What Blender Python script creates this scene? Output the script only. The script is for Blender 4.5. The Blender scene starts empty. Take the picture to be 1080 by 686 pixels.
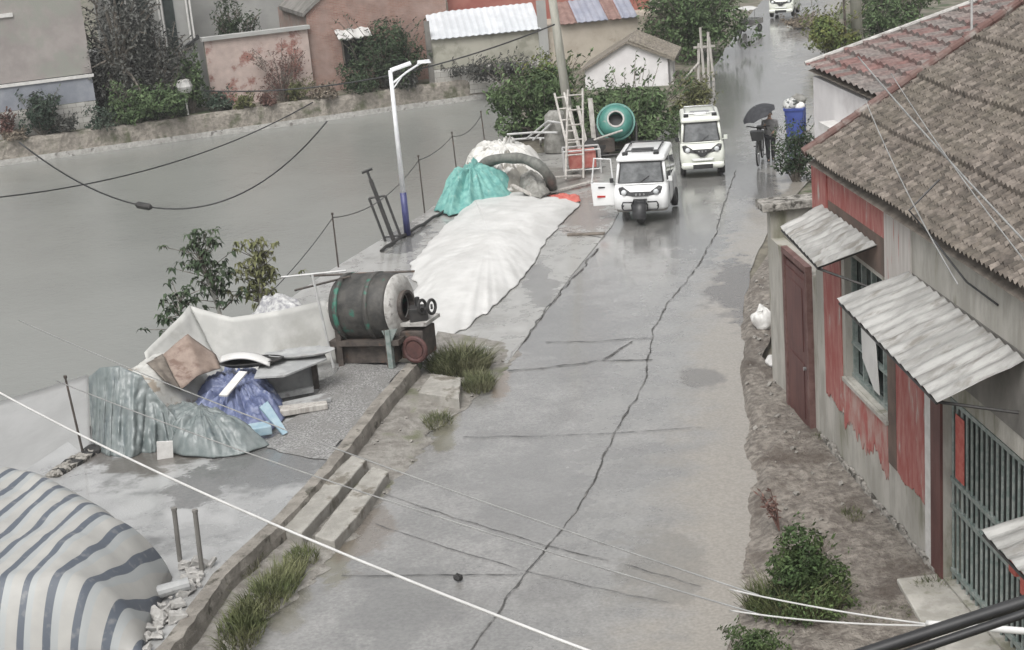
import bpy, bmesh, math, random
from mathutils import Vector, Matrix, noise
R = math.radians
rnd = random.Random(7)
sc = bpy.context.scene
COL = sc.collection
# ------------------------------------------------------------------ camera
CF, CP, CR, CH = 1650.0, R(17), R(5), 9.5
fwd = Vector((0, math.cos(CP), -math.sin(CP)))
r0 = Vector((1, 0, 0)); u0 = r0.cross(fwd)
cright = r0*math.cos(CR) - u0*math.sin(CR)
cup = u0*math.cos(CR) + r0*math.sin(CR)
cam = bpy.data.objects.new('camera', bpy.data.cameras.new('camera'))
COL.objects.link(cam)
mw = Matrix((cright, cup, -fwd)).transposed().to_4x4(); mw.translation = (0, 0, CH)
cam.matrix_world = mw
cam.data.sensor_width = 36; cam.data.lens = CF/1080*36
cam.data.clip_end = 3000; cam.data.clip_start = 0.1
sc.camera = cam
# ------------------------------------------------------------------ world, sun, exposure
SUN_EL, SUN_ROT = R(58), R(200)
w = bpy.data.worlds.new('World'); sc.world = w; w.use_nodes = True
nt = w.node_tree; nt.nodes.clear()
sky = nt.nodes.new('ShaderNodeTexSky'); sky.sky_type = 'NISHITA'; sky.sun_disc = False
sky.sun_elevation = SUN_EL; sky.sun_rotation = SUN_ROT; sky.dust_density = 6; sky.air_density = 1.2
hs = nt.nodes.new('ShaderNodeHueSaturation'); hs.inputs['Saturation'].default_value = 0.10
bg = nt.nodes.new('ShaderNodeBackground'); bg.inputs[1].default_value = 0.14
wo = nt.nodes.new('ShaderNodeOutputWorld')
nt.links.new(sky.outputs[0], hs.inputs['Color']); nt.links.new(hs.outputs[0], bg.inputs[0]); nt.links.new(bg.outputs[0], wo.inputs[0])
sl = bpy.data.lights.new('sun', 'SUN'); sl.energy = 1.2; sl.angle = R(28); sl.color = (1, .975, .94)
so = bpy.data.objects.new('sun', sl); COL.objects.link(so)
so.rotation_euler = (R(90)-SUN_EL, 0, R(180)-SUN_ROT)
sc.view_settings.view_transform = 'Standard'; sc.view_settings.look = 'None'
sc.view_settings.gamma = 1; sc.view_settings.exposure = 0.38
sc.cycles.max_bounces = 6; sc.cycles.transparent_max_bounces = 8
# ------------------------------------------------------------------ geometry helpers
def ray(px, py): return fwd + cright*((px-540)/CF) - cup*((py-343)/CF)
def at(px, py, z=0.0):
    d = ray(px, py); return Vector((0, 0, CH)) + d*((z-CH)/d.z)
def on_plane(px, py, p0, nrm):
    d = ray(px, py); o = Vector((0, 0, CH)); return o + d*(((p0-o).dot(nrm))/d.dot(nrm))
def project(p):
    v = Vector(p)-Vector((0, 0, CH)); k = v.dot(fwd)
    return 540+CF*v.dot(cright)/k, 343-CF*v.dot(cup)/k
def height_at(p, py):           # z above ground point p whose image row is py
    lo, hi = -2.0, 14.0
    for _ in range(40):
        m = (lo+hi)/2
        if project((p.x, p.y, m))[1] > py: lo = m
        else: hi = m
    return lo
def lerp(a, b, t): return a+(b-a)*t
def poly_at(pts, t):            # point on a polyline at 0..1
    pts = [Vector(p) for p in pts]
    L = [(pts[i+1]-pts[i]).length for i in range(len(pts)-1)]; s = sum(L)*min(max(t, 0), 1)
    for i, l in enumerate(L):
        if s <= l or i == len(L)-1: return pts[i].lerp(pts[i+1], s/l if l else 0)
        s -= l
def nz(x, y, z=0, s=1.0): return noise.noise(Vector((x*s, y*s, z*s)))

def crease(x, y, seed=0, s=1.0): return abs(nz(x, y, seed, s))-.22
class MB:
    def __init__(s): s.v = []; s.f = []; s.uv = {}; s.M = Matrix()
    def add(s, vs, fs):
        b = len(s.v); s.v += [s.M @ Vector(v) for v in vs]; s.f += [[b+i for i in f] for f in fs]; return s
    def box(s, c, d, rot=(0, 0, 0)):
        from mathutils import Euler
        m = Euler(rot).to_matrix(); c = Vector(c)
        vs = [c + m @ Vector((sx*d[0]/2, sy*d[1]/2, sz*d[2]/2)) for sx in (-1, 1) for sy in (-1, 1) for sz in (-1, 1)]
        return s.add(vs, [(0, 1, 3, 2), (4, 6, 7, 5), (0, 4, 5, 1), (2, 3, 7, 6), (0, 2, 6, 4), (1, 5, 7, 3)])
    def obox(s, o, ax, ay, az):       # box from a corner and three edge vectors
        o, ax, ay, az = map(Vector, (o, ax, ay, az))
        vs = [o, o+az, o+ay, o+ay+az, o+ax, o+ax+az, o+ax+ay, o+ax+ay+az]
        return s.add(vs, [(0, 1, 3, 2), (4, 6, 7, 5), (0, 4, 5, 1), (2, 3, 7, 6), (0, 2, 6, 4), (1, 5, 7, 3)])
    def cone(s, p0, p1, ra, rb, n=10, cap=True):
        p0, p1 = Vector(p0), Vector(p1); d = (p1-p0).normalized()
        q = d.to_track_quat('Z', 'Y')
        vs = []
        for p, r in ((p0, ra), (p1, rb)):
            for i in range(n):
                a = 2*math.pi*i/n; vs.append(p + q @ Vector((math.cos(a)*r, math.sin(a)*r, 0)))
        fs = [(i, (i+1) % n, n+(i+1) % n, n+i) for i in range(n)]
        if cap: fs += [tuple(range(n-1, -1, -1)), tuple(range(n, 2*n))]
        return s.add(vs, fs)
    def cyl(s, p0, p1, r, n=10): return s.cone(p0, p1, r, r, n)
    def tube(s, path, r, n=8, closed=False):
        P = [Vector(p) for p in path]; k = len(P); rr = r if isinstance(r, (list, tuple)) else [r]*k
        vs = []; ref = None
        for i in range(k):
            if closed: d = P[(i+1) % k]-P[i-1]
            else: d = P[min(i+1, k-1)]-P[max(i-1, 0)]
            d.normalize()
            if ref is None: ref = d.orthogonal().normalized()
            ref = (ref - d*ref.dot(d)).normalized(); b = d.cross(ref)
            for j in range(n):
                a = 2*math.pi*j/n; vs.append(P[i] + ref*math.cos(a)*rr[i] + b*math.sin(a)*rr[i])
        fs = []
        for i in range(k if closed else k-1):
            i2 = (i+1) % k
            for j in range(n): fs.append((i*n+j, i*n+(j+1) % n, i2*n+(j+1) % n, i2*n+j))
        if not closed: fs += [tuple(range(n-1, -1, -1)), tuple(range((k-1)*n, k*n))]
        return s.add(vs, fs)
    def lathe(s, c, axis, prof, n=24, a0=0.0, a1=2*math.pi):   # prof: (distance along axis, radius)
        c = Vector(c); q = Vector(axis).normalized().to_track_quat('Z', 'Y'); vs = []; full = abs(a1-a0-2*math.pi) < 1e-6
        m = n if full else n+1
        for h, r in prof:
            for i in range(m):
                a = a0+(a1-a0)*i/n; vs.append(c + q @ Vector((math.cos(a)*r, math.sin(a)*r, h)))
        fs = []
        for k in range(len(prof)-1):
            for i in range(n):
                j = (i+1) % m; fs.append((k*m+i, k*m+j, (k+1)*m+j, (k+1)*m+i))
        return s.add(vs, fs)
    def torus(s, c, axis, R0, r, n=24, k=8):
        c = Vector(c); q = Vector(axis).normalized().to_track_quat('Z', 'Y')
        return s.tube([c + q @ Vector((math.cos(2*math.pi*i/n)*R0, math.sin(2*math.pi*i/n)*R0, 0)) for i in range(n)], r, k, True)
    def prism(s, pts, off):           # polygon pts extruded by vector off
        P = [Vector(p) for p in pts]; n = len(P); off = Vector(off)
        return s.add(P+[p+off for p in P], [tuple(range(n-1, -1, -1)), tuple(range(n, 2*n))]+[(i, (i+1) % n, n+(i+1) % n, n+i) for i in range(n)])
    def grid(s, fn, nu, nv, uvfn=None):
        b = len(s.v); vs = [Vector(fn(i/nu, j/nv)) for j in range(nv+1) for i in range(nu+1)]
        fs = [(j*(nu+1)+i, j*(nu+1)+i+1, (j+1)*(nu+1)+i+1, (j+1)*(nu+1)+i) for j in range(nv) for i in range(nu)]
        if uvfn:
            for j in range(nv+1):
                for i in range(nu+1): s.uv[b+j*(nu+1)+i] = uvfn(i/nu, j/nv)
        return s.add(vs, fs)
    def loft(s, secs):                # list of rings with equal counts
        n = len(secs[0]); vs = [Vector(p) for r in secs for p in r]
        fs = [(k*n+i, k*n+(i+1) % n, (k+1)*n+(i+1) % n, (k+1)*n+i) for k in range(len(secs)-1) for i in range(n)]
        fs += [tuple(range(n-1, -1, -1)), tuple(range((len(secs)-1)*n, len(secs)*n))]
        return s.add(vs, fs)
    def build(s, name, mat, parent=None, local=False, smooth=False, bevel=0, solid=0, label=None, subdiv=0, origin=None):
        me = bpy.data.meshes.new(name)
        off = Vector(origin) if origin is not None else Vector((0, 0, 0))
        if parent is not None and not local: off = parent_world(parent)
        me.from_pydata([v-off for v in s.v], [], s.f)
        if s.uv:
            ul = me.uv_layers.new(name='UVMap')
            for lp in me.loops: ul.data[lp.index].uv = s.uv.get(lp.vertex_index, (0, 0))
        bm = bmesh.new(); bm.from_mesh(me); bmesh.ops.recalc_face_normals(bm, faces=bm.faces); bm.to_mesh(me); bm.free()
        me.materials.append(mat)
        if smooth:
            for p in me.polygons: p.use_smooth = True
        o = bpy.data.objects.new(name, me); COL.objects.link(o)
        if origin is not None: o.location = off
        if parent is not None: o.parent = parent
        if solid:
            md = o.modifiers.new('s', 'SOLIDIFY'); md.thickness = solid
        if bevel:
            md = o.modifiers.new('b', 'BEVEL'); md.width = bevel; md.segments = 2; md.limit_method = 'ANGLE'
        if subdiv:
            md = o.modifiers.new('d', 'SUBSURF'); md.levels = subdiv; md.render_levels = subdiv
        if label: o['label'] = label
        return o
def parent_world(o):
    p = Vector(o.location)
    while o.parent is not None: o = o.parent; p += Vector(o.location)
    return p
def tag(o, label, cat, group=None):
    o['label'] = label; o['category'] = cat
    if group: o['group'] = group
    return o
def thing(name, label, cat, loc=(0, 0, 0), rz=0, group=None):
    o = bpy.data.objects.new(name, None); COL.objects.link(o); o.empty_display_size = .2
    o.location = loc; o.rotation_euler = (0, 0, rz); return tag(o, label, cat, group)
def struct(o, kind='structure'): o['kind'] = kind; return o
def copy_tree(o, parent=None):
    c = o.copy(); COL.objects.link(c)
    if parent: c.parent = parent
    for ch in [x for x in COL.objects if x.parent == o]: copy_tree(ch, c)
    return c
# ------------------------------------------------------------------ materials
MATS = {}
def M(name, c1, c2=None, scale=3.0, rough=.7, bump=0.0, bscale=20.0, metal=0.0, spec=.5, stretch=(1, 1, 1), lo=.35, hi=.65, c3=None, s3=1.0, lo3=.5, hi3=.62, rough2=None, detail=6, island=0.0, trans=0.0, bstretch=None):
    if name in MATS: return MATS[name]
    m = bpy.data.materials.new(name); m.use_nodes = True; MATS[name] = m
    t = m.node_tree; N, Lk = t.nodes, t.links
    b = N['Principled BSDF']; b.inputs['Roughness'].default_value = rough; b.inputs['Metallic'].default_value = metal
    b.inputs['Specular IOR Level'].default_value = spec
    tc = N.new('ShaderNodeTexCoord'); mp = N.new('ShaderNodeMapping'); mp.inputs['Scale'].default_value = stretch
    Lk.new(tc.outputs['Object'], mp.inputs[0])
    def noise_(sc_, det=detail, src=mp):
        n = N.new('ShaderNodeTexNoise'); n.inputs['Scale'].default_value = sc_; n.inputs['Detail'].default_value = det; n.inputs['Roughness'].default_value = .62
        Lk.new(src.outputs[0], n.inputs['Vector']); return n
    def ramp(src, a, b_):
        r = N.new('ShaderNodeMapRange'); r.inputs[1].default_value = a; r.inputs[2].default_value = b_; r.interpolation_type = 'SMOOTHSTEP'; Lk.new(src, r.inputs[0]); return r
    def mix(f, A, B):
        x = N.new('ShaderNodeMix'); x.data_type = 'RGBA'; Lk.new(f, x.inputs[0])
        for k, val in ((6, A), (7, B)):
            if isinstance(val, (tuple, list)): x.inputs[k].default_value = (*val, 1)
            else: Lk.new(val, x.inputs[k])
        return x.outputs[2]
    col = None
    if c2 is not None:
        n1 = noise_(scale); r1 = ramp(n1.outputs[0], lo, hi); col = mix(r1.outputs[0], c1, c2)
        if rough2 is not None:
            rr = N.new('ShaderNodeMapRange'); Lk.new(r1.outputs[0], rr.inputs[0]); rr.inputs[3].default_value = rough; rr.inputs[4].default_value = rough2; Lk.new(rr.outputs[0], b.inputs['Roughness'])
    if c3 is not None:
        n3 = noise_(s3); r3 = ramp(n3.outputs[0], lo3, hi3); col = mix(r3.outputs[0], col if col else c1, c3)
    if island:
        g = N.new('ShaderNodeNewGeometry'); hv = N.new('ShaderNodeHueSaturation')
        v = N.new('ShaderNodeMapRange'); Lk.new(g.outputs['Random Per Island'], v.inputs[0]); v.inputs[3].default_value = 1-island; v.inputs[4].default_value = 1+island
        Lk.new(v.outputs[0], hv.inputs['Value'])
        if col: Lk.new(col, hv.inputs['Color'])
        else: hv.inputs['Color'].default_value = (*c1, 1)
        col = hv.outputs[0]
    if col: Lk.new(col, b.inputs['Base Color'])
    else: b.inputs['Base Color'].default_value = (*c1, 1)
    if trans: b.inputs['Transmission Weight'].default_value = trans
    if bump:
        src = mp
        if bstretch:
            src = N.new('ShaderNodeMapping'); src.inputs['Scale'].default_value = bstretch; Lk.new(tc.outputs['Object'], src.inputs[0])
        nb = noise_(bscale, 5, src); bp = N.new('ShaderNodeBump'); bp.inputs['Strength'].default_value = min(1, bump); bp.inputs['Distance'].default_value = .03 if bump < 1 else .06
        Lk.new(nb.outputs[0], bp.inputs['Height']); Lk.new(bp.outputs[0], b.inputs['Normal'])
    return m
def leafmat(name, c, c2): return M(name, c, c2, scale=1.4, rough=.7, island=.5, spec=.15)
concrete = M('wet_concrete', (.185, .182, .174), (.245, .24, .23), scale=1.1, rough=.07, rough2=.30, bump=.22, bscale=55, c3=(.16, .155, .148), s3=.5, lo3=.48, hi3=.70)
kerbm = M('old_kerb', (.17, .155, .135), (.27, .25, .22), scale=3.5, rough=.75, bump=.8, bscale=22, c3=(.07, .065, .05), s3=5, lo3=.55, hi3=.68)
gravel = M('gravel', (.12, .112, .10), (.34, .325, .30), scale=26, rough=.75, bump=1.0, bscale=40, c3=(.10, .085, .068), s3=1.1, lo3=.5, hi3=.72)
pebble = M('pebbles', (.13, .127, .123), (.40, .395, .385), scale=30, rough=.5, bump=.8, bscale=40, lo=.38, hi=.68, c3=(.20, .195, .185), s3=1.3, lo3=.45, hi3=.65)
shelfm = M('shelf_earth', (.165, .152, .135), (.275, .262, .238), scale=6, rough=.6, bump=.9, bscale=22, c3=(.12, .125, .075), s3=1.5, lo3=.53, hi3=.68)
dirt = M('dirt', (.125, .108, .093), (.265, .24, .208), scale=9, rough=.6, bump=1.0, bscale=16, c3=(.09, .072, .058), s3=1.0, lo3=.5, hi3=.68)
soil = M('soil', (.10, .09, .07), (.18, .165, .13), scale=2.0, rough=.85, bump=.7, bscale=9, c3=(.05, .07, .03), s3=.7, lo3=.5, hi3=.62)
plaster = M('grey_plaster', (.31, .297, .265), (.45, .432, .395), scale=2.2, rough=.85, stretch=(1.6, 1.6, .5), bump=.3, bscale=14, c3=(.17, .165, .12), s3=1.1, lo3=.5, hi3=.7)
darkplaster = M('dark_plaster', (.12, .115, .105), (.21, .20, .185), scale=1.6, rough=.9, stretch=(1, 1, .6), bump=.3, bscale=12)
stone = M('plinth_stone', (.20, .19, .17), (.36, .34, .31), scale=9, rough=.9, bump=1.0, bscale=11, c3=(.07, .065, .055), s3=7, lo3=.52, hi3=.6)
redpaint = M('worn_red_paint', (.29, .07, .06), (.37, .165, .145), scale=4, rough=.65, stretch=(2.2, 2.2, .5), c3=(.40, .36, .33), s3=2.6, lo3=.57, hi3=.70, bump=.2)
fadered = M('faded_red_paint', (.34, .15, .13), (.39, .28, .25), scale=3, rough=.75, stretch=(2, 2, .8), c3=(.33, .09, .078), s3=2.2, lo3=.47, hi3=.62)
brownred = M('brown_red_paint', (.085, .034, .031), (.13, .055, .048), scale=3, rough=.55, stretch=(2, 2, .4), bump=.15)
brownpaint = M('brown_lintel', (.095, .07, .058), (.15, .105, .085), scale=2.5, rough=.8, stretch=(1, 1, .8))
palecol = M('pale_column', (.40, .37, .345), (.50, .475, .45), scale=3, rough=.75, stretch=(4, 4, .3), c3=(.36, .13, .11), s3=4, lo3=.6, hi3=.7)
whitep = M('white_trim', (.52, .51, .49), (.62, .61, .59), scale=6, rough=.6)
greenpaint = M('grey_green_paint', (.17, .215, .20), (.30, .33, .315), scale=9, rough=.4, metal=.2)
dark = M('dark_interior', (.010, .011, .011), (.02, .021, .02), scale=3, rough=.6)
glassd = M('dark_glass', (.02, .028, .027), (.05, .06, .058), scale=2, rough=.12)
vglass = M('vehicle_glass', (.05, .054, .056), (.15, .155, .158), scale=1.9, rough=.08)  # paler tone paints reflections into the glass colour
tin = M('corrugated_tin', (.24, .236, .224), (.37, .365, .35), scale=3.2, rough=.5, metal=.15, c3=(.17, .158, .14), s3=3.4, lo3=.5, hi3=.7, stretch=(.6, 2.2, 1))
white = M('white_body', (.66, .665, .66), (.72, .725, .72), scale=2, rough=.22, c3=(.50, .49, .46), s3=3, lo3=.62, hi3=.8)
cream = M('cream_body', (.60, .62, .56), (.67, .68, .62), scale=2, rough=.25, c3=(.46, .47, .41), s3=3, lo3=.6, hi3=.8)
black = M('black_plastic', (.022, .022, .023), (.038, .038, .04), scale=5, rough=.45)
rubber = M('rubber', (.018, .018, .018), (.035, .034, .033), scale=7, rough=.8, bump=.2, bscale=40)
steel = M('steel', (.38, .38, .38), (.5, .5, .5), scale=9, rough=.35, metal=.7)
lampglass = M('headlight', (.42, .44, .45), (.6, .62, .63), scale=4, rough=.1)
redlens = M('red_lens', (.4, .03, .025), rough=.2)
rust = M('rusty_steel', (.045, .038, .034), (.085, .07, .06), scale=5, rough=.7, bump=.4, bscale=18, c3=(.13, .075, .05), s3=3, lo3=.55, hi3=.7)
drumm = M('mixer_drum', (.026, .026, .024), (.066, .062, .056), scale=3.5, rough=.6, bump=.4, bscale=16, c3=(.03, .11, .08), s3=1.7, lo3=.60, hi3=.66, stretch=(1, 1, 1))
cement = M('cement_crust', (.32, .31, .29), (.46, .45, .43), scale=6, rough=.85, bump=.6, bscale=16, c3=(.16, .15, .14), s3=4, lo3=.56, hi3=.66)
green = M('green_drum', (.035, .15, .125), (.055, .20, .165), scale=4, rough=.45, c3=(.22, .24, .21), s3=5, lo3=.62, hi3=.72)
iron = M('dark_iron', (.03, .03, .03), (.05, .047, .045), scale=8, rough=.55, metal=.3)
galv = M('galvanised', (.40, .40, .395), (.5, .5, .49), scale=4, rough=.5, metal=.15)
polew = M('white_pole', (.62, .63, .65), (.72, .73, .74), scale=5, rough=.4)
navy = M('navy_paint', (.035, .04, .12), (.055, .06, .16), scale=5, rough=.45)
poleconc = M('pole_concrete', (.33, .325, .28), (.43, .42, .37), scale=3, rough=.85, stretch=(2, 2, .5), bump=.2)
wood = M('grey_wood', (.30, .28, .255), (.46, .44, .41), scale=5, rough=.8, stretch=(3, 3, .6), bump=.3, bscale=16)
darkwood = M('dark_wood', (.10, .085, .07), (.18, .155, .13), scale=5, rough=.8, bump=.3)
board = M('white_board', (.38, .378, .36), (.48, .478, .455), scale=1.5, rough=.55, c3=(.36, .355, .33), s3=1.3, lo3=.52, hi3=.7)
greyboard = M('grey_board', (.27, .275, .275), (.37, .375, .37), scale=2.5, rough=.6, c3=(.19, .185, .18), s3=2, lo3=.55, hi3=.7)
cardb = M('cardboard', (.20, .15, .122), (.28, .22, .185), scale=3.5, rough=.85, c3=(.15, .10, .08), s3=3, lo3=.55, hi3=.7)
bluet = M('blue_tarp', (.08, .10, .19), (.15, .175, .28), scale=4, rough=.45, bump=.5, bscale=9, c3=(.30, .32, .38), s3=5, lo3=.6, hi3=.7)
paleblue = M('pale_blue', (.22, .33, .40), (.32, .42, .47), scale=4, rough=.6)
sheetg = M('green_grey_sheet', (.15, .178, .176), (.225, .25, .247), scale=2.4, rough=.22, stretch=(2.6, 2.6, .5), bump=.6, bscale=6, bstretch=(2, 2, .6), c3=(.115, .14, .148), s3=1.6, lo3=.5, hi3=.75)
sheetg.node_tree.nodes['Principled BSDF'].inputs['Alpha'].default_value = .82
slopem = M('pale_slope', (.25, .25, .245), (.30, .30, .295), scale=.8, rough=.35, bump=.2, bscale=5)
whitet = M('white_tarp', (.47, .465, .45), (.57, .565, .55), scale=1.2, rough=.5, bump=.35, bscale=5, bstretch=(1, 2.2, 1))
teal = M('teal_net', (.10, .28, .26), (.19, .40, .36), scale=6, rough=.65, bump=.6, bscale=14, c3=(.33, .47, .43), s3=4, lo3=.6, hi3=.7)
greycloth = M('grey_cloth', (.15, .145, .13), (.27, .265, .245), scale=4, rough=.8, bump=.5, bscale=9)
hosem = M('grey_hose', (.095, .098, .088), (.16, .162, .145), scale=6, rough=.6)
redcloth = M('red_cloth', (.40, .075, .06), (.50, .15, .12), scale=8, rough=.7, bump=.5, bscale=16)
redmetal = M('red_metal', (.34, .085, .07), (.42, .17, .14), scale=5, rough=.6)
bluebin = M('blue_plastic', (.035, .055, .22), (.05, .08, .28), scale=4, rough=.45)
binbag = M('rubbish_bag', (.35, .35, .34), (.58, .58, .56), scale=8, rough=.5, c3=(.04, .045, .04), s3=6, lo3=.5, hi3=.56)
bagw = M('white_sack', (.55, .54, .52), (.66, .65, .63), scale=6, rough=.6, bump=.5, bscale=12)
bark = M('bark', (.10, .085, .07), (.19, .17, .145), scale=9, rough=.9, bump=.7, bscale=20)
paletrunk = M('pale_trunk', (.34, .33, .30), (.44, .43, .40), scale=7, rough=.85)
brick = None
lf_mid = leafmat('leaf_mid', (.058, .092, .040), (.098, .138, .066))
lf_dark = leafmat('leaf_dark', (.030, .048, .026), (.055, .075, .042))
lf_grey = leafmat('leaf_grey', (.062, .064, .058), (.095, .096, .088))
lf_blue = leafmat('leaf_blue', (.040, .062, .045), (.070, .088, .066))
lf_olive = leafmat('leaf_olive', (.095, .105, .045), (.15, .15, .075))
lf_yell = leafmat('leaf_yellow', (.13, .13, .04), (.10, .14, .05))
lf_shrub = leafmat('leaf_shrub', (.040, .066, .026), (.078, .108, .042))
lf_red = leafmat('leaf_red', (.095, .052, .045), (.14, .085, .07))
lf_dry = leafmat('leaf_dry', (.15, .125, .095), (.21, .18, .145))
skin = M('skin', (.36, .22, .16), (.40, .25, .19), scale=9, rough=.55)
hairm = M('hair', (.018, .016, .015), (.03, .027, .025), scale=15, rough=.6)
darkcl = M('dark_clothes', (.022, .023, .027), (.04, .041, .046), scale=9, rough=.85)
greycl = M('grey_clothes', (.17, .165, .165), (.24, .235, .235), scale=9, rough=.85)
pinkcl = M('pink_clothes', (.44, .30, .28), (.50, .37, .35), scale=9, rough=.85)
cable_w = M('white_cable', (.52, .515, .50), (.60, .595, .58), scale=3, rough=.5)
cable_g = M('grey_cable', (.22, .22, .215), (.29, .29, .28), scale=3, rough=.6)
cable_k = M('black_cable', (.016, .016, .017), (.03, .03, .031), scale=3, rough=.5)
crackm = M('crack_filler', (.03, .029, .027), (.085, .082, .077), scale=4, rough=.6, c3=(.17, .166, .158), s3=2.4, lo3=.52, hi3=.60)
def brickmat(name, c1, c2, mortar, bw=.24, bh=.07, cover=None, clo=.45, chi=.55, cs=.9, uvrot=None):
    m = bpy.data.materials.new(name); m.use_nodes = True; t = m.node_tree; N, Lk = t.nodes, t.links; b = N['Principled BSDF']
    b.inputs['Roughness'].default_value = .9
    u = N.new('ShaderNodeUVMap'); br = N.new('ShaderNodeTexBrick'); Lk.new(u.outputs[0], br.inputs['Vector'])
    br.inputs['Scale'].default_value = 1; br.inputs['Brick Width'].default_value = bw; br.inputs['Row Height'].default_value = bh; br.inputs['Mortar Size'].default_value = .006
    br.inputs['Color1'].default_value = (*c1, 1); br.inputs['Color2'].default_value = (*c2, 1); br.inputs['Mortar'].default_value = (*mortar, 1)
    tc = N.new('ShaderNodeTexCoord'); n = N.new('ShaderNodeTexNoise'); n.inputs['Scale'].default_value = cs; n.inputs['Detail'].default_value = 7; n.inputs['Roughness'].default_value = .65; Lk.new(tc.outputs['Object'], n.inputs[0])
    r = N.new('ShaderNodeMapRange'); r.inputs[1].default_value = clo; r.inputs[2].default_value = chi; Lk.new(n.outputs[0], r.inputs[0])
    x = N.new('ShaderNodeMix'); x.data_type = 'RGBA'; Lk.new(r.outputs[0], x.inputs[0]); Lk.new(br.outputs[0], x.inputs[6])
    x.inputs[7].default_value = (*(cover or c2), 1)
    n2 = N.new('ShaderNodeTexNoise'); n2.inputs['Scale'].default_value = 3; n2.inputs['Detail'].default_value = 6; Lk.new(tc.outputs['Object'], n2.inputs[0])
    hv = N.new('ShaderNodeHueSaturation'); mr = N.new('ShaderNodeMapRange'); mr.inputs[3].default_value = .65; mr.inputs[4].default_value = 1.35; Lk.new(n2.outputs[0], mr.inputs[0]); Lk.new(mr.outputs[0], hv.inputs['Value']); Lk.new(x.outputs[2], hv.inputs['Color'])
    Lk.new(hv.outputs[0], b.inputs['Base Color'])
    bp = N.new('ShaderNodeBump'); bp.inputs['Strength'].default_value = .5; bp.inputs['Distance'].default_value = .02; Lk.new(br.outputs['Fac'], bp.inputs['Height']); bp.invert = True
    Lk.new(bp.outputs[0], b.inputs['Normal'])
    return m
brick_red = brickmat('red_brick', (.25, .135, .105), (.31, .19, .155), (.30, .26, .23), cover=(.30, .215, .185), clo=.42, chi=.62)
brick_pink = brickmat('pink_plaster_brick', (.24, .095, .075), (.30, .13, .105), (.30, .25, .22), cover=(.44, .355, .32), clo=.40, chi=.45, cs=.75)
rubble_white = brickmat('white_rubble', (.34, .33, .305), (.48, .465, .44), (.12, .115, .10), bw=.35, bh=.22, cover=(.40, .39, .36), clo=.55, chi=.75)
mauve = M('mauve_plaster', (.25, .225, .215), (.33, .30, .285), scale=.7, rough=.9, bump=.2, c3=(.26, .265, .235), s3=.45, lo3=.45, hi3=.6)
bluegrey = M('bluegrey_strip', (.20, .215, .245), (.27, .28, .31), scale=1.5, rough=.7)
beige = M('beige_plaster', (.31, .30, .25), (.38, .365, .31), scale=.9, rough=.9, c3=(.24, .235, .19), s3=1.2, lo3=.5, hi3=.65)
tan = M('tan_plaster', (.36, .315, .26), (.43, .385, .325), scale=.9, rough=.9, c3=(.29, .25, .20), s3=1.1, lo3=.55, hi3=.7)
tinwhite = M('white_tin', (.46, .48, .50), (.56, .58, .60), scale=1.2, rough=.5)
tinblue = M('blue_grey_tin', (.22, .235, .29), (.29, .30, .35), scale=2, rough=.5)
tinrust = M('rust_tin', (.17, .10, .085), (.24, .155, .135), scale=3, rough=.7)
redwall = M('red_wall', (.30, .10, .08), (.36, .15, .12), scale=1.2, rough=.8)
hutwhite = M('hut_white', (.60, .58, .58), (.68, .66, .66), scale=1.4, rough=.8, c3=(.50, .47, .47), s3=1, lo3=.55, hi3=.75)
greywall = M('grey_wall', (.30, .30, .29), (.36, .36, .345), scale=.8, rough=.85)
stripem = None
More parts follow.
